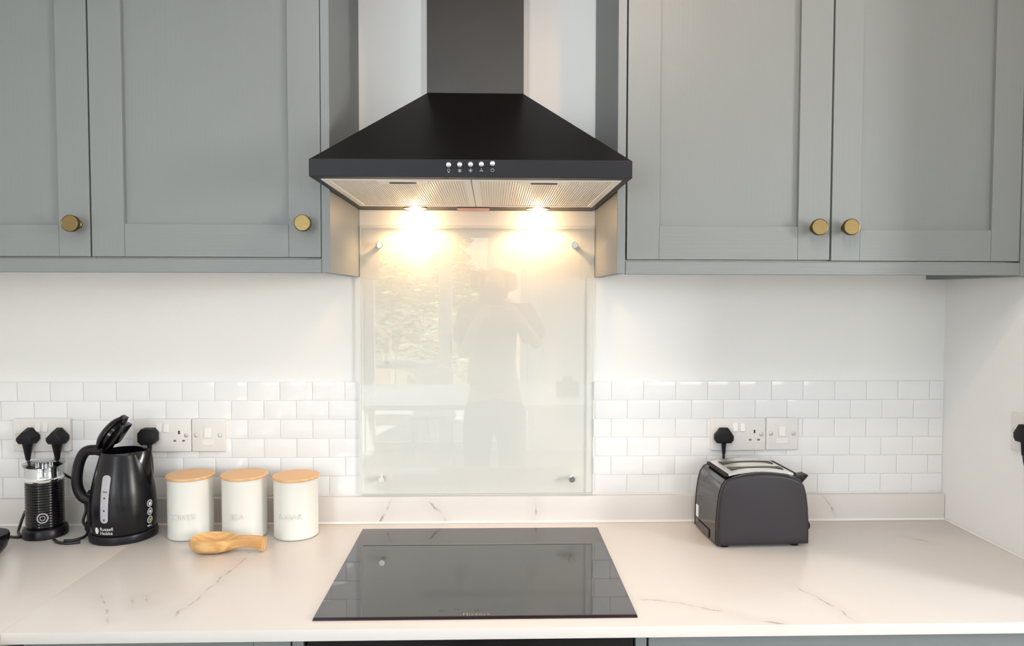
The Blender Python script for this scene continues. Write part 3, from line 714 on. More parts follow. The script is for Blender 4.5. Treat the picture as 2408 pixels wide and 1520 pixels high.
# ------------------------------------------------------------------ kettle
KX, KY = -.8650, -.1050
kt = thing('kettle', 'black electric kettle with open lid and grey water gauge, beside the canisters', 'kettle', (KX, KY, CT))
b_ = bmesh.new(); lathe(b_, [(.0720, .0006), (.0755, .003), (.0760, .014), (.0745, .019), (.0715, .021)], 56, (KX, KY, CT))
obj('power_base', b_, M['black_satin'], kt, smooth=35)
KP = [(.0712, .0225), (.0722, .030), (.0734, .050), (.0738, .070), (.0728, .095), (.0700, .120), (.0650, .145), (.0590, .170), (.0530, .192), (.0490, .206), (.0476, .2120)]
def krad(z):
    for (r0, h0), (r1, h1) in zip(KP, KP[1:]):
        if h0 <= z <= h1: return r0 + (r1 - r0) * (z - h0) / (h1 - h0)
    return KP[-1][0] if z > KP[-1][1] else KP[0][0]
def spout(r, h, a):
    a = (a + pi) % (2 * pi) - pi
    k = max(0.0, min(1.0, (h - .125) / .087)) ** 1.15
    return r + .0200 * k * max(0.0, 1 - abs(a) / .52) ** 1.1
b_ = bmesh.new()
prof = KP[:1] + [(krad(.0225 + .1895 * i / 26), .0225 + .1895 * i / 26) for i in range(1, 27)]
rim = prof + [(.0468, .2128), (.0455, .2115), (.0490, .190), (.0570, .150), (.064, .08), (.0, .079)]
lathe(b_, rim, 96, (KX, KY, CT), cap=True, rfun=lambda r, h, a: spout(r, h, a) if r > .01 else r)
obj('body', b_, M['kettle'], kt, smooth=50)
# spout insert: gloss black V set into the front of the beak
b_ = bmesh.new(); rows = []
for i in range(13):
    h = .128 + .0845 * i / 12; wdt = .10 + .43 * (i / 12)
    rows.append([b_.verts.new((KX + (spout(krad(h), h, a) + .0012) * cos(a), KY + (spout(krad(h), h, a) + .0012) * sin(a), CT + h))
                 for a in [(-1 + 2 * j / 14) * wdt for j in range(15)]])
for A, Bq in zip(rows, rows[1:]):
    for j in range(14): b_.faces.new((A[j], A[j + 1], Bq[j + 1], Bq[j]))
obj('spout', b_, M['black_gloss'], kt, smooth=60)
# handle
b_ = bmesh.new()
tube(b_, [(KX - .046, KY, CT + .2085), (KX - .066, KY, CT + .2130), (KX - .090, KY, CT + .2080), (KX - .1050, KY, CT + .1800), (KX - .1110, KY, CT + .1420),
          (KX - .1080, KY, CT + .1160), (KX - .0960, KY, CT + .0960), (KX - .0770, KY, CT + .0880), (KX - .070, KY, CT + .0860)], .0098, 14, 6, ry=.0125, up=(0, 1, 0))
for v in b_.verts: v.co.y = KY + (v.co.y - KY) * 1.25
obj('handle', b_, M['black_satin'], kt, smooth='all')
# hinge block and open lid
obj('hinge', B(KX - .062, KX - .040, KY - .016, KY + .016, CT + .208, CT + .2215, bevel=.003), M['black_satin'], kt)
HG = Vector((KX - .0520, KY, CT + .2150)); RT = Matrix.Translation(HG) @ Matrix.Rotation(radians(-56), 4, 'Y')
def lidspace(bm): bmesh.ops.transform(bm, matrix=RT, verts=bm.verts[:]); return bm
b_ = bmesh.new(); lathe(b_, [(0, .0150), (.020, .0142), (.036, .0105), (.0455, .0040), (.0475, 0), (.0470, -.004), (.0440, -.004), (.0430, 0), (.0, .004)], 48, (.0485, 0, 0), cap=False)
ld_ = obj('lid', lidspace(b_), M['black_satin'], kt, smooth=45)
b_ = bmesh.new(); lathe(b_, [(.0390, -.001), (.0385, -.013), (.0330, -.0145), (.0, -.0145)], 40, (.0485, 0, 0), cap=False)
obj('lid_liner', lidspace(b_), M['black_gloss'], ld_, smooth=40)
b_ = bmesh.new(); box(b_, .030, .086, -.020, .020, -.0245, -.013, bevel=.003); box(b_, .078, .1000, -.009, .009, -.012, .002, bevel=.002)
box(b_, .010, .034, -.012, .012, -.019, -.010, bevel=.002)
obj('lid_catch', lidspace(b_), M['black_gloss'], ld_, smooth=30)
# gauge window on the -Y side, lettering and badges wrapped on the wall of the kettle
def wrap_k(bm, az, zc, eps=.0006):
    def f(c):
        h = zc + c.y; r = krad(h) + eps; a = az + c.x / krad(h)
        return (KX + r * cos(a), KY + r * sin(a), CT + h)
    return remap(bm, f)
b_ = bmesh.new(); rows = []
for i in range(41):
    t = (1 - cos(pi * i / 40)) / 2; h = .0545 + .1110 * t
    e = min(t, 1 - t) * .1110; wdt = (.0090 + .0012 * t) * (1 if e > .008 else math.sqrt(max(0, 1 - ((.008 - e) / .008) ** 2)) * .96 + .04)
    rows.append([b_.verts.new((wdt * (-1 + 2 * j / 8), h - .11, 0)) for j in range(9)])
for A, Bq in zip(rows, rows[1:]):
    for j in range(8): b_.faces.new((A[j], A[j + 1], Bq[j + 1], Bq[j]))
AZG = -pi / 2 - .10
gg = obj('water_gauge', wrap_k(b_, AZG, .11, .0012), M['gauge'], kt, smooth='all')
for h in (.0620, .0840, .1130):
    b_ = bmesh.new(); poly2(b_, [(-.0024, .0016), (-.0012, -.0016), (.0012, -.0016), (.0024, .0016), (0, .0022)])
    obj('mark', wrap_k(b_, AZG, h, .0018), M['black_hole'], gg)
tb = text_bm('MAX', .0050); obj('mark', wrap_k(remap(tb, lambda c: (c.x - .005, c.y, 0)), AZG, .1260, .0018), M['black_satin'], gg)
tb = text_bm('Russell\nHobbs', .0115, 0, 1.0, .86)
for v in tb.verts: v.co.x *= .98
bmesh.ops.triangulate(tb, faces=tb.faces[:])
obj('lettering', wrap_k(remap(tb, lambda c: (c.x - .0120, c.y, 0)), -pi / 2 - .10, .0365, .0011), M['white_print'], kt)
b_ = bmesh.new(); poly2(b_, [(-.0215 + .0055 * cos(2 * pi * i / 24), .0005 + .0080 * sin(2 * pi * i / 24)) for i in range(24)])
em = obj('emblem', wrap_k(b_, -pi / 2 - .10, .0350, .0009), M['white_print'], kt)
b_ = bmesh.new(); ring(b_, -.0208, .0022, .0016, .0022, 14, -.6, 2.2); ring(b_, -.0222, -.0016, .0016, .0022, 14, 1.2, 4.4); ring(b_, -.0205, -.0028, .0012, .0017, 12, -2.0, 1.0)
obj('emblem_mark', wrap_k(b_, -pi / 2 - .10, .0350, .0013), M['gauge'], em)
AZB = -.24
for k, h in enumerate((.0860, .0660, .0460)):
    b_ = bmesh.new(); ring(b_, 0, 0, .0074, .0088, 28); ring(b_, 0, 0, .0052, .0058, 24)
    bd = obj('badge', wrap_k(b_, AZB, h, .0009), M['white_print'], kt)
    b_ = bmesh.new()
    if k == 0: disc(b_, 0, -.001, .0036); poly2(b_, [(.0002, 0), (.0042, .0042), (.0030, .0050), (-.001, .001)])
    else: disc(b_, 0, 0, .0034)
    obj('badge_symbol', wrap_k(b_, AZB, h, .0012), M['green_print'] if k == 2 else M['white_print'], bd)
b_ = bmesh.new()
for q, (a, c) in enumerate(((-.0080, .0060), (-.0080, .0020), (-.0060, .0075))):
    z_ = -.0016 * q; poly2(b_, [(a, z_), (c, z_), (c, z_ + .0007), (a, z_ + .0007)])
obj('printed_lines', wrap_k(b_, AZB, .0325, .0009), M['white_print'], kt)

# ------------------------------------------------------------------ milk frother
FX, FY = -1.0610, -.0940
fr_ = thing('milk_frother', 'ribbed black milk frother with clear lid, left of the kettle', 'frother', (FX, FY, CT))
b_ = bmesh.new(); lathe(b_, [(0.0469, .0006), (0.0490, .003), (0.0490, .018), (0.0464, .0225), (0.0430, .0240)], 48, (FX, FY, CT))
obj('base', b_, M['black_satin'], fr_, smooth=35)
prof = [(0.0400, .0245)]
for k in range(17):
    h = .0270 + k * .0064
    prof += [(0.0404, h), (0.0415, h + .0016), (0.0415, h + .0032), (0.0404, h + .0048)]
prof += [(0.0404, .1370), (0.0391, .1385)]
b_ = bmesh.new(); lathe(b_, prof, 56, (FX, FY, CT)); obj('body', b_, M['black_gloss'], fr_, smooth=50)
b_ = bmesh.new(); lathe(b_, [(0.0408, .1372), (0.0421, .1395), (0.0421, .1430), (0.0400, .1455), (0.0391, .1470), (0.0391, .1720), (0.0378, .1722), (0.0378, .1480), (0, .1475)], 56, (FX, FY, CT), cap=False)
obj('metal_rim', b_, M['chrome'], fr_, smooth=35)
b_ = bmesh.new(); lathe(b_, [(0.0411, .1480), (0.0415, .1750)], 48, (FX, FY, CT), cap=False)
obj('clear_collar', b_, M['clear_plastic'], fr_, smooth='all')
b_ = bmesh.new(); lathe(b_, [(0.0378, .1735), (0.0447, .1750), (0.0456, .1775), (0.0447, .1800), (0.0396, .1795), (0.0361, .1815), (.0, .1825)], 56, (FX, FY, CT), cap=False)
obj('lid', b_, M['clear_plastic'], fr_, smooth=40)
def wrap_f(bm, az, zc, r): return remap(bm, lambda c: (FX + r * cos(az + c.x / r), FY + r * sin(az + c.x / r), CT + zc + c.y))
b_ = bmesh.new(); ring(b_, 0, 0, .0098, .0125, 32); ring(b_, 0, 0, .0045, .0060, 24)
AZF = -pi / 2 + .42
bb = obj('button', wrap_f(disc(bmesh.new(), 0, 0, .0128, 32), AZF, .0530, .0419), M['black_satin'], fr_)
obj('button_ring', wrap_f(b_, AZF, .0530, .0423), M['gauge'], bb)
# second cord: from the frother round to the kettle base
tag(obj('cord', tube(bmesh.new(), [(-1.008, -.150, z0 + .004), (-.990, -.160, z0), (-.965, -.166, z0), (-.940, -.160, z0 + .001)], .0034, 8, 8), M['cord'], fr_, smooth='all'), 'x', 'y')
_o = [o for o in fr_.children if o.name.startswith('cord')][0]; del _o['label']; del _o['category']
# round black gadget cut by the left edge
bx = thing('speaker', 'round black gadget with speckled top at the left photo edge', 'speaker', (-1.115, -.232, CT))
b_ = bmesh.new(); lathe(b_, [(.0270, .0005), (.0360, .004), (.0450, .016), (.0500, .032), (.0510, .042), (.0495, .047)], 40, (-1.115, -.232, CT))
obj('body', b_, M['black_gloss'], bx, smooth=50)
b_ = bmesh.new(); lathe(b_, [(.0492, .0472), (.045, .0488), (.0, .0498)], 40, (-1.115, -.232, CT), cap=False)
M['mesh_top'] = mat('speckled_mesh', (.03, .028, .03), .6, bump=(900, .8, .001, (1, 1, 1), .6))
obj('mesh_top', b_, M['mesh_top'], bx, smooth='all')

# ------------------------------------------------------------------ canisters
def canister(cx, cy, word, label, zt, r=.0535):
    t = thing('canister', label, 'canister', (cx, cy, CT), 'white canisters with wooden lids')
    b_ = bmesh.new(); lathe(b_, [(r - .003, .0006), (r - .0005, .0012), (r, .003), (r, .0055), (r - .0006, .0065), (r - .0006, zt - .004), (r, zt)], 64, (cx, cy, CT))
    obj('body', b_, M['tin'], t, smooth=35)
    b_ = bmesh.new(); rl = r + .0028
    lathe(b_, [(r - .004, zt - .001), (rl - .0008, zt + .0008), (rl, zt + .0020), (rl, zt + .0058), (rl - .0012, zt + .0072), (0, zt + .0074)], 64, (cx, cy, CT))
    obj('lid', b_, M['bamboo'], t, smooth=35)
    tb = text_bm(word, .0185, .0009, 1.05, align='CENTER'); az = -pi / 2 - .02
    bmesh.ops.triangulate(tb, faces=tb.faces[:])
    obj('lettering', remap(tb, lambda c: (cx + (r + .0004 + c.z) * cos(az + c.x / r), cy + (r + .0004 + c.z) * sin(az + c.x / r), CT + .0530 + c.y)), M['tin'], t)
    return t
canister(-.7055, -.0970, 'COFFEE', 'white canister embossed COFFEE with wooden lid, next to the kettle', .1440)
canister(-.5735, -.0975, 'TEA', 'white canister embossed TEA with wooden lid, middle of three', .1445)
canister(-.4465, -.1010, 'SUGAR', 'white canister embossed SUGAR with wooden lid, nearest the hob', .1415)

# ------------------------------------------------------------------ wooden spoon rest
sr = bmesh.new()
P0, P1 = Vector((-.6560, -.2160, CT)), Vector((-.4880, -.2200, CT)); dx = (P1 - P0).normalized(); dy = Vector((-dx.y, dx.x, 0))
ST = [(0, .010, .018, .0320, .001), (.003, .018, .0110, .0335, .004), (.012, .0280, .0045, .0345, .010), (.026, .0355, .0010, .0350, .018), (.046, .0390, .0004, .0352, .023), (.066, .0365, .0008, .0345, .021),
      (.084, .0290, .0035, .0335, .014), (.098, .0220, .0075, .0330, .008), (.110, .0180, .0110, .0332, .004), (.124, .0162, .0130, .0338, .002), (.138, .0168, .0125, .0338, .0015), (.152, .0180, .0080, .0322, .0015), (.163, .0190, .0030, .0300, .001), (.168, .0186, .0022, .0285, .0005)]
rings = []
for s, w, bz, tz, dp in ST:
    sec = []
    for j in range(11):                                    # inner hollow from one rim to the other
        u = -1 + 2 * j / 10; wi = w * .86
        sec.append((u * wi, tz - dp * (1 - abs(u) ** 2.6)))
    for j in range(13):                                    # outside, rim round the underside
        a = pi * j / 12
        cu, su = cos(a), sin(a)
        sec.append((w * (abs(cu) ** .55) * (1 if cu >= 0 else -1), tz - .001 - (tz - .001 - bz) * (su ** .75)))
    rings.append([sr.verts.new(P0 + dx * s + dy * q + Vector((0, 0, z))) for q, z in sec])
n = len(rings[0])
for A, Bq in zip(rings, rings[1:]):
    for j in range(n): sr.faces.new((A[j], A[(j + 1) % n], Bq[(j + 1) % n], Bq[j]))
sr.faces.new(rings[0]); sr.faces.new(rings[-1]); bmesh.ops.recalc_face_normals(sr, faces=sr.faces[:])
tag(obj('spoon_rest', sr, M['olive'], smooth=42), 'carved wooden spoon rest lying in front of the canisters', 'spoon rest')

# ------------------------------------------------------------------ toaster
TC = Vector((.6720, -.1370, CT)); TR = radians(2.5)
tt = thing('toaster', 'black two-slice toaster with chrome top on the worktop, right of the hob', 'toaster', TC)
RM = Matrix.Translation(TC) @ Matrix.Rotation(TR, 4, 'Z')
def ts(bm): bmesh.ops.transform(bm, matrix=RM, verts=bm.verts[:]); return bm
def arch(hw, ztop, zbot, side=.055, bulge=0.0, rise=.013):
    """toaster outline in (x,z): upright sides leaning in, rounded shoulders, gently arched top"""
    out = []
    R = [(1.0, zbot), (1.0, .03), (.995, .06), (.975, .095), (.94, .125), (.885, .148), (.80, .162)]
    top = [(.60, .1715), (.40, .1765), (.20, .1792), (0, .180)]
    sc = ztop / .180
    pts = [(hw * x, zbot + (z - zbot) * sc if z > zbot else zbot) for x, z in R + top]
    return pts + [(-x, z) for x, z in reversed(pts[:-1])]
HW, DP = .1110, .0870
b_ = bmesh.new(); prism(b_, arch(HW - .0005, .1755, .006), -DP + .020, DP - .014, 'Y')
obj('body', ts(b_), M['toast_gloss'], tt, smooth=30)
b_ = bmesh.new(); prism(b_, arch(HW, .1760, .006), -DP, -DP + .0215, 'Y', bevel=.009, seg=4)
obj('side_panel', ts(b_), M['toast_matt'], tt, smooth=40)
b_ = bmesh.new(); prism(b_, arch(HW, .1760, .006), DP - .0155, DP, 'Y', bevel=.007, seg=3)
obj('side_panel', ts(b_), M['toast_matt'], tt, smooth=40)
def topz(x): 
    u = abs(x) / HW
    return .1795 - .0085 * (u / .7) ** 2.2
def top_strip(bm, x0, x1, y0, y1, t=.005, n=16):
    g = [[[bm.verts.new((x0 + (x1 - x0) * i / n, yy, topz(x0 + (x1 - x0) * i / n) + dz)) for yy in (y0, y1)] for dz in (0, -t)] for i in range(n + 1)]
    for i in range(n):
        a, c = g[i], g[i + 1]
        bm.faces.new((a[0][0], c[0][0], c[0][1], a[0][1])); bm.faces.new((a[1][0], a[1][1], c[1][1], c[1][0]))
        bm.faces.new((a[0][0], a[1][0], c[1][0], c[0][0])); bm.faces.new((a[0][1], c[0][1], c[1][1], a[1][1]))
    for q in (g[0], g[-1]): bm.faces.new((q[0][0], q[0][1], q[1][1], q[1][0]))
b_ = bmesh.new(); CX_ = .0790; YS = (-.0650, -.0440, -.0150, .0130, .0420, .0640); SX = .0640
top_strip(b_, -CX_, CX_, YS[0], YS[1]); top_strip(b_, -CX_, CX_, YS[2], YS[3]); top_strip(b_, -CX_, CX_, YS[4], YS[5])
for a, c in ((YS[1], YS[2]), (YS[3], YS[4])):
    top_strip(b_, -CX_, -SX, a, c, n=3); top_strip(b_, SX, CX_, a, c, n=3)
bmesh.ops.remove_doubles(b_, verts=b_.verts[:], dist=1e-5); bmesh.ops.recalc_face_normals(b_, faces=b_.faces[:])
obj('chrome_top', ts(b_), mat('brushed_steel', (.90, .89, .86), .34, 0.85), tt, smooth=30)
for a, c in ((YS[1], YS[2]), (YS[3], YS[4])):
    obj('slot', ts(B(-SX, SX, a, c, .1722, .1760)), M['black_hole'], tt)
    b_ = bmesh.new(); ym = (a + c) / 2
    for q in range(9): tube(b_, [(-SX + .010 + q * .0135, ym - .006, .1755), (-SX + .010 + q * .0135, ym - .006, .1700)], .0007, 6, 0)
    tube(b_, [(-SX, ym - .006, .1765), (SX, ym - .006, .1765)], .0012, 6, 0); tube(b_, [(-SX, ym + .006, .1765), (SX, ym + .006, .1765)], .0012, 6, 0)
    obj('wire_guard', ts(b_), M['steel'], tt)
b_ = bmesh.new(); box(b_, -.0860, -CX_ - .0002, -.0640, .0630, .1640, .1712); obj('gap', ts(b_), M['black_hole'], tt)
b_ = bmesh.new(); box(b_, CX_ + .0002, .0860, -.0640, .0630, .1640, .1712); obj('gap', ts(b_), M['black_hole'], tt)
b_ = bmesh.new(); prism(b_, [(.0960, .1500), (.1320, .1570), (.1345, .1548), (.1215, .1400), (.1150, .1330), (.1000, .1320)], -.030, .004, 'Y', bevel=.002, seg=2)
obj('lever', ts(b_), M['black_satin'], tt, smooth=30)
b_ = bmesh.new(); lathe(b_, [(.0110, HW - .006), (.0110, HW + .0115), (.0090, HW + .0145), (0, HW + .0150)], 28, (0, -.050, .0400), 'X')
obj('dial', ts(b_), M['black_gloss'], tt, smooth=35)
obj('crumb_tray', ts(B(-HW - .0010, -HW + .004, -.028, .050, .0075, .0260, bevel=.0008)), M['toast_gloss'], tt)
b_ = bmesh.new(); box(b_, -HW - .0016, -HW + .002, -.028, .050, .0262, .0274); box(b_, -HW - .0016, -HW + .002, -.0285, -.0272, .0075, .0274)
obj('tray_gap', ts(b_), M['black_hole'], tt)
b_ = bmesh.new(); box(b_, -HW - .0012, -HW + .003, .052, .066, .0330, .0620); obj('rating_label', ts(b_), M['white_print'], tt)['label'] = 'small white sticker'
for x in (-.088, .082):
    for yy in (-.068, .060):
        b_ = bmesh.new(); lathe(b_, [(.0085, .0003), (.0095, .002), (.0095, .008)], 20, (x, yy, 0)); obj('foot', ts(b_), M['black_matt'], tt, smooth=35)

# ------------------------------------------------------------------ ceiling spot bar (seen by reflection in the hob)
M['bar_black'] = mat('bar_black', (.02, .02, .02), .5)
sb = thing('spotlight_bar', 'dark ceiling bar with two spotlights, mirrored in the hob glass', 'lamp', (.18, -3.02, CEIL - .004))
obj('bar', B(-.44, .80, -3.045, -2.995, CEIL - .032, CEIL - .005, bevel=.003), M['bar_black'], sb)
for x in (-.18, .31):
    b_ = bmesh.new(); tube(b_, [(x, -3.02, CEIL - .03), (x, -3.02, CEIL - .15)], .010, 10, 0); st = obj('stem', b_, M['bar_black'], sb)
    b_ = bmesh.new(); lathe(b_, [(.022, -.05), (.040, -.03), (.044, .04), (.040, .045), (.036, .02), (0, .01)], 28, (0, 0, 0), 'Y', cap=False)
    bmesh.ops.transform(b_, matrix=Matrix.Translation((x, -3.00, CEIL - .19)) @ Matrix.Rotation(radians(-2), 4, 'X'), verts=b_.verts[:])
    obj('spot_head', b_, M['bar_black'], st, smooth=40)
    ld = bpy.data.lights.new('recess_fill', 'SPOT'); ld.energy = 66.0; ld.color = (.98, .98, 1.0); ld.spot_size = radians(19); ld.spot_blend = .8; ld.shadow_soft_size = .035  # added fill aimed into the chimney recess, not light of the dark heads
    lo = bpy.data.objects.new('recess_fill_light', ld); COL.objects.link(lo); lo.location = (x, -2.945, CEIL - .21)
    lo.rotation_euler = (Vector((.02 + x * .2, 0, 2.16)) - lo.location).to_track_quat('-Z', 'Y').to_euler()

# warm downlight set into the ceiling in front of the hood
dl = thing('downlight', 'round warm downlight in the boarded ceiling in front of the hood', 'lamp', (.50, -1.05, CEIL - .006))
b_ = bmesh.new(); lathe(b_, [(.048, CEIL - .0045), (.048, CEIL - .008), (.036, CEIL - .010), (.034, CEIL - .006)], 32, (.50, -1.05, 0), cap=False); obj('bezel', b_, M['white_paint'], dl, smooth=40)
b_ = bmesh.new(); lathe(b_, [(.034, CEIL - .007), (0, CEIL - .0068)], 28, (.50, -1.05, 0), cap=False); obj('lens', b_, M['lamp'], dl, smooth='all')
ld = bpy.data.lights.new('downlight_lamp', 'SPOT'); ld.energy = 24.0; ld.color = (1.0, .66, .42); ld.spot_size = radians(178); ld.spot_blend = 0.25; ld.shadow_soft_size = .034
lo = bpy.data.objects.new('downlight_light', ld); COL.objects.link(lo); lo.location = (.50, -1.05, CEIL - .014)

# ------------------------------------------------------------------ things behind the camera, seen mirrored in the glass splashback
tbw = thing('table', 'long white table between the photographer and the patio door, mirrored in the glass', 'table', (0, -3.6, 0))
obj('tabletop', B(-1.25, 1.25, -4.19, -3.03, .715, .75, bevel=.004), M['table_white'], tbw)
for x in (-1.15, 1.15):
    for yy in (-4.1, -3.12): obj('leg', B(x - .035, x + .035, yy - .035, yy + .035, .0, .714), M['table_white'], tbw)
cb = thing('camera_body', 'black camera lying on the white table, mirrored in the glass', 'camera', (.60, -3.45, .75))
obj('body', B(.515, .685, -3.50, -3.41, .7505, .862, bevel=.015, seg=3), M['black_matt'], cb, smooth=40)
obj('viewfinder', B(.565, .635, -3.49, -3.42, .860, .897, bevel=.008), M['black_matt'], cb)
b_ = bmesh.new(); lathe(b_, [(.040, -3.411), (.040, -3.345), (.036, -3.34), (0, -3.345)], 28, (.60, 0, .80), 'Y'); obj('lens', b_, M['black_satin'], cb, smooth=35)
ch = thing('chair', 'white moulded chair behind the white table, mirrored in the glass', 'chair', (-.49, -4.55, 0))
b_ = bmesh.new(); prism(b_, rrect(-.66, -.32, .44, .855, .07), -4.66, -4.63, 'Y', bevel=.008); obj('backrest', b_, M['white_paint'], ch, smooth=30)
obj('seat', B(-.68, -.30, -4.64, -4.30, .43, .46, bevel=.01), M['white_paint'], ch)
for x in (-.65, -.33):
    for yy in (-4.60, -4.33): obj('leg', B(x - .012, x + .012, yy - .012, yy + .012, 0, .43), M['white_paint'], ch)
# white curtain beside the patio door
cu = thing('curtain', 'white curtain drawn aside at the patio door, mirrored in the glass', 'curtain', (.45, -4.96, 0))
b_ = bmesh.new(); A_ = [[b_.verts.new((.375 + .15 * i / 48, -4.965 + .016 * sin(i * .95), z)) for i in range(49)] for z in (.02, 2.12)]
for i in range(48): b_.faces.new((A_[0][i], A_[0][i + 1], A_[1][i + 1], A_[1][i]))
M['sheer'] = bpy.data.materials.new('sheer_white_cloth'); M['sheer'].use_nodes = True
n_ = M['sheer'].node_tree.nodes; n_.clear()
o_ = n_.new('ShaderNodeOutputMaterial'); mx_ = n_.new('ShaderNodeMixShader'); mx_.inputs[0].default_value = .75
d_ = n_.new('ShaderNodeBsdfDiffuse'); d_.inputs[0].default_value = (.85, .85, .84, 1); t_ = n_.new('ShaderNodeBsdfTranslucent'); t_.inputs[0].default_value = (.9, .9, .9, 1)
L(M['sheer'], d_.outputs[0], mx_.inputs[1]); L(M['sheer'], t_.outputs[0], mx_.inputs[2]); L(M['sheer'], mx_.outputs[0], o_.inputs[0])
obj('cloth', b_, M['sheer'], cu, smooth='all')
b_ = bmesh.new(); tube(b_, [(.30, -4.965, 2.135), (.62, -4.965, 2.135)], .010, 10, 0); obj('rail', b_, M['metal_grey'], cu)
# outdoors
g = struct('ground', B(-14, 14, -24, -8.2, -.16, -.10), M['grass']); struct('terrace', B(-14, 14, -8.2, -5.12, -.16, -.08), M['paving'])
fe = thing('fence', 'dark board garden fence beyond the terrace, mirrored in the glass', 'fence', (0, -11, -.1))
for i in range(40):
    x = -6 + i * .30; obj('fence_board', B(x, x + .285, -11.02, -11.0, -.10, 1.25 + .01 * (i % 3)), M['fence'], fe)
def leaves(bm, c, r, n, size):
    for _ in range(n):
        while True:
            p = Vector((random.uniform(-1, 1), random.uniform(-1, 1), random.uniform(-1, 1)))
            if .25 < p.length < 1: break
        p = Vector(c) + Vector((p.x * r[0], p.y * r[1], p.z * r[2]))
        q = Matrix.Rotation(random.uniform(0, 6.3), 3, 'Z') @ Matrix.Rotation(random.uniform(-1.2, 1.2), 3, 'X')
        s = size * random.uniform(.6, 1.2)
        bm.faces.new([bm.verts.new(p + q @ Vector(v)) for v in ((-s, 0, 0), (0, -s * .4, s * .1), (s, 0, 0), (0, s * .4, s * .1))])
def tree(name, label, x, y_, h, r, n, size, clumps, trunk=.12):
    t = thing(name, label, 'tree' if name == 'tree' else 'shrub', (x, y_, -.1))
    b_ = bmesh.new(); tube(b_, [(x, y_, -.1), (x + .05, y_, h * .4), (x, y_, h)], trunk, 10, 5, rads=(1, .5)); obj('trunk', b_, M['bark'], t, smooth='all')
    b_ = bmesh.new()
    for (cx, cy, cz, cr) in clumps: leaves(b_, (cx, cy, cz), (cr, cr, cr), n, size)
    f = obj('foliage', b_, M['leaf'], t); f['kind'] = 'stuff'; return t
tt_ = thing('tree', 'thick rough trunk of the big garden tree, mirrored in the glass', 'tree', (.22, -9.0, -.1))
b_ = bmesh.new(); tube(b_, [(.20, -9, -.1), (.22, -9, 1.5), (.22, -9, 3.0), (.26, -9.05, 5.5)], .27, 18, 8, rads=(1.12, .80)); obj('trunk', b_, M['bark'], tt_, smooth='all')
b_ = bmesh.new(); leaves(b_, (.25, -9, 6.4), (1.9, 1.9, 1.5), 1500, .09); f = obj('foliage', b_, M['leaf'], tt_); f['kind'] = 'stuff'
tree('shrub', 'leafy green bush seen through the middle pane, mirrored in the glass', -.32, -8.2, 1.9, 1, 420, .065,
     [(-.42, -8.2, 1.25, .42), (-.20, -8.3, 1.55, .38), (-.55, -8.1, 1.9, .32), (-.52, -8.2, 2.25, .26), (-.25, -8.2, .7, .45)], .04)
tree('shrub', 'tall pale green bush seen through the left pane, mirrored in the glass', -1.5, -9.0, 1.9, 1, 460, .07,
     [(-1.9, -9, 1.2, .6), (-1.3, -9, 1.4, .55), (-1.6, -9, 1.9, .5), (-1.0, -9.2, .8, .55), (-2.2, -9, .7, .6)], .05)
ot = thing('garden_table', 'glass-topped garden table on the terrace, mirrored in the glass', 'table', (-1.15, -6.6, -.08))
obj('tabletop', B(-1.9, -.60, -7.0, -6.2, .68, .70, bevel=.004), M['metal_grey'], ot)
for x in (-1.8, -.7):
    for yy in (-6.9, -6.3): obj('leg', B(x - .015, x + .015, yy - .015, yy + .015, -.08, .68), M['metal_grey'], ot)
wb = thing('bottle', 'dark wine bottle on the garden table, mirrored in the glass', 'bottle', (-1.2, -6.5, .70))
b_ = bmesh.new(); lathe(b_, [(.036, .7005), (.037, .71), (.037, .88), (.030, .92), (.014, .95), (.014, 1.0), (.016, 1.0), (.016, 1.01)], 24, (-1.2, -6.5, 0)); obj('glass_body', b_, M['bottle'], wb, smooth=40)
b_ = bmesh.new(); lathe(b_, [(.0375, .74), (.0375, .83)], 24, (-1.2, -6.5, 0), cap=False); obj('paper_label', b_, M['paper'], wb, smooth='all')

# ------------------------------------------------------------------ the photographer (mirrored in the splashback)
pr = thing('person', 'photographer in a loose short-sleeved top holding a camera, mirrored in the glass splashback', 'person', (.05, -2.15, 0))
PO = Vector((.05, -2.15, 0))
def skin(name, joints, bones, m, parent, sub=2, root=0):
    me = bpy.data.meshes.new(name); me.from_pydata([tuple(Vector(j[:3])) for j in joints], bones, [])
    o = bpy.data.objects.new(name, me); COL.objects.link(o); o.parent = parent; ORG[o.name] = ORG[parent.name]
    md = o.modifiers.new('skin', 'SKIN'); md.use_smooth_shade = True
    for i, j in enumerate(joints):
        v = me.skin_vertices[0].data[i]; v.radius = (j[3], j[4] if len(j) > 4 else j[3]); v.use_root = (i == root)
    s = o.modifiers.new('sub', 'SUBSURF'); s.levels = sub; s.render_levels = sub
    me.materials.append(m); return o
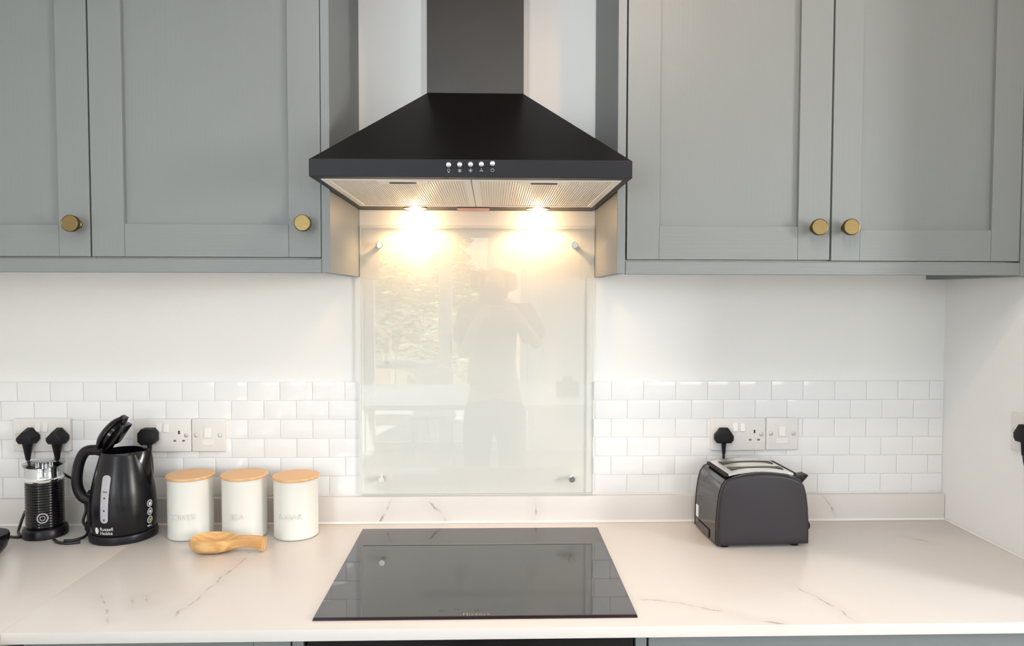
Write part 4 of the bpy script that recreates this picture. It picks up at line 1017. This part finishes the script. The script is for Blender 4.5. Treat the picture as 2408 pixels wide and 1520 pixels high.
# joints relative to the person's base; +y faces the worktop, +x is the photo's right
J = [(0, 0, .93, .13, .10), (0, 0, 1.10, .12, .09), (0, 0, 1.28, .14, .095), (0, -.01, 1.40, .09, .07), (0, 0, 1.47, .045), (0, .015, 1.53, .065, .07), (0, .02, 1.60, .078, .09), (0, .01, 1.66, .055, .065),
     (.17, -.01, 1.39, .048), (.245, .03, 1.22, .038), (.165, .13, 1.33, .030), (.075, .20, 1.455, .026),
     (-.16, -.01, 1.39, .048), (-.175, .02, 1.16, .038), (-.12, .14, 1.31, .030), (-.06, .205, 1.425, .026),
     (.09, 0, .88, .085), (.10, .01, .48, .055), (.10, -.02, .09, .036), (.10, .06, .045, .034),
     (-.09, 0, .88, .085), (-.10, .01, .48, .055), (-.10, -.02, .09, .036), (-.10, .06, .045, .034), (0, .115, 1.575, .014)]
BN = [(0, 1), (1, 2), (2, 3), (3, 4), (4, 5), (5, 6), (6, 7), (3, 8), (8, 9), (9, 10), (10, 11), (3, 12), (12, 13), (13, 14), (14, 15),
      (0, 16), (16, 17), (17, 18), (18, 19), (0, 20), (20, 21), (21, 22), (22, 23), (6, 24)]
body = skin('body', J, BN, M['skin'], pr)
for s, hx, hy, hz in ((1, .075, .20, 1.455), (-1, -.060, .205, 1.425)):          # fingers curled round the camera
    for k in range(4):
        x0, zz = hx, hz + .020 - k * .016
        jj = [(hx, hy, zz, .011), (hx + s * .004, hy + .030, zz + .004, .0095), (hx - s * .012, hy + .052, zz + .004, .0088), (hx - s * .032, hy + .054 - .004 * k, zz + .003, .0075)]
        skin('finger', jj, [(0, 1), (1, 2), (2, 3)], M['skin'], pr, 1)
    skin('thumb', [(hx, hy, hz + .010, .012), (hx - s * .020, hy - .006, hz + .024, .0105), (hx - s * .038, hy + .004, hz + .026, .0088)], [(0, 1), (1, 2)], M['skin'], pr, 1)
skin('shirt', [(-.03, 0, .94, .235, .15), (-.02, 0, 1.10, .205, .14), (0, 0, 1.26, .18, .125), (0, -.01, 1.385, .13, .10), (0, -.005, 1.435, .075, .07), (.165, -.01, 1.395, .085), (.235, .025, 1.235, .080), (-.150, -.01, 1.395, .080), (-.170, .02, 1.215, .075)],
     [(0, 1), (1, 2), (2, 3), (3, 4), (3, 5), (5, 6), (3, 7), (7, 8)], M['shirt'], pr)
skin('trousers', [(0, 0, .97, .155, .12), (0, 0, .88, .15, .12), (.095, 0, .80, .10), (.10, .01, .48, .072), (.10, -.02, .10, .060), (-.095, 0, .80, .10), (-.10, .01, .48, .072), (-.10, -.02, .10, .060)],
     [(0, 1), (1, 2), (2, 3), (3, 4), (1, 5), (5, 6), (6, 7)], M['jeans'], pr)
for s in (-1, 1):
    skin('shoe', [(s * .10, -.05, .045, .044), (s * .10, .05, .042, .046, .040), (s * .105, .15, .035, .040, .032)], [(0, 1), (1, 2)], M['shoe'], pr)
skin('hair', [(0, -.03, 1.67, .095, .09), (.0, -.075, 1.60, .092, .06), (0, -.085, 1.50, .085, .05), (0, -.08, 1.42, .065, .04), (.075, -.01, 1.62, .035, .06), (-.075, -.01, 1.62, .035, .06), (.085, -.03, 1.52, .030, .05), (-.085, -.03, 1.52, .030, .05)],
     [(0, 1), (1, 2), (2, 3), (0, 4), (0, 5), (4, 6), (5, 7)], M['hair'], pr)
for s in (-1, 1):
    b_ = bmesh.new(); bmesh.ops.create_icosphere(b_, subdivisions=2, radius=.011); bmesh.ops.translate(b_, verts=b_.verts[:], vec=PO + Vector((s * .032, .088, 1.592)))
    obj('eye', b_, M['white_print'], pr, smooth='all')
    b_ = bmesh.new(); bmesh.ops.create_icosphere(b_, subdivisions=2, radius=.022); bmesh.ops.scale(b_, verts=b_.verts[:], vec=(.4, .8, 1.4)); bmesh.ops.translate(b_, verts=b_.verts[:], vec=PO + Vector((s * .088, .0, 1.575)))
    obj('ear', b_, M['skin'], pr, smooth='all')
b_ = bmesh.new(); box(b_, .022, .078, -2.048, -2.040, 1.515, 1.523, bevel=.003); obj('mouth', b_, mat('lips', (.45, .18, .16), .5), pr)
# the camera in the photographer's hands
hc = thing('camera_body', 'black camera raised in the hands of the photographer', 'camera', (.039, -1.93, 1.45))
obj('body', B(-.031, .107, -1.955, -1.905, 1.452, 1.545, bevel=.010, seg=3), M['black_matt'], hc, smooth=40)
obj('viewfinder', B(.012, .066, -1.960, -1.910, 1.543, 1.572, bevel=.006), M['black_matt'], hc)
b_ = bmesh.new(); lathe(b_, [(.034, -1.906), (.034, -1.868), (.030, -1.866), (.027, -1.872), (0, -1.876)], 32, (.0389, 0, 1.5012), 'Y', cap=False); obj('lens', b_, M['black_satin'], hc, smooth=35)
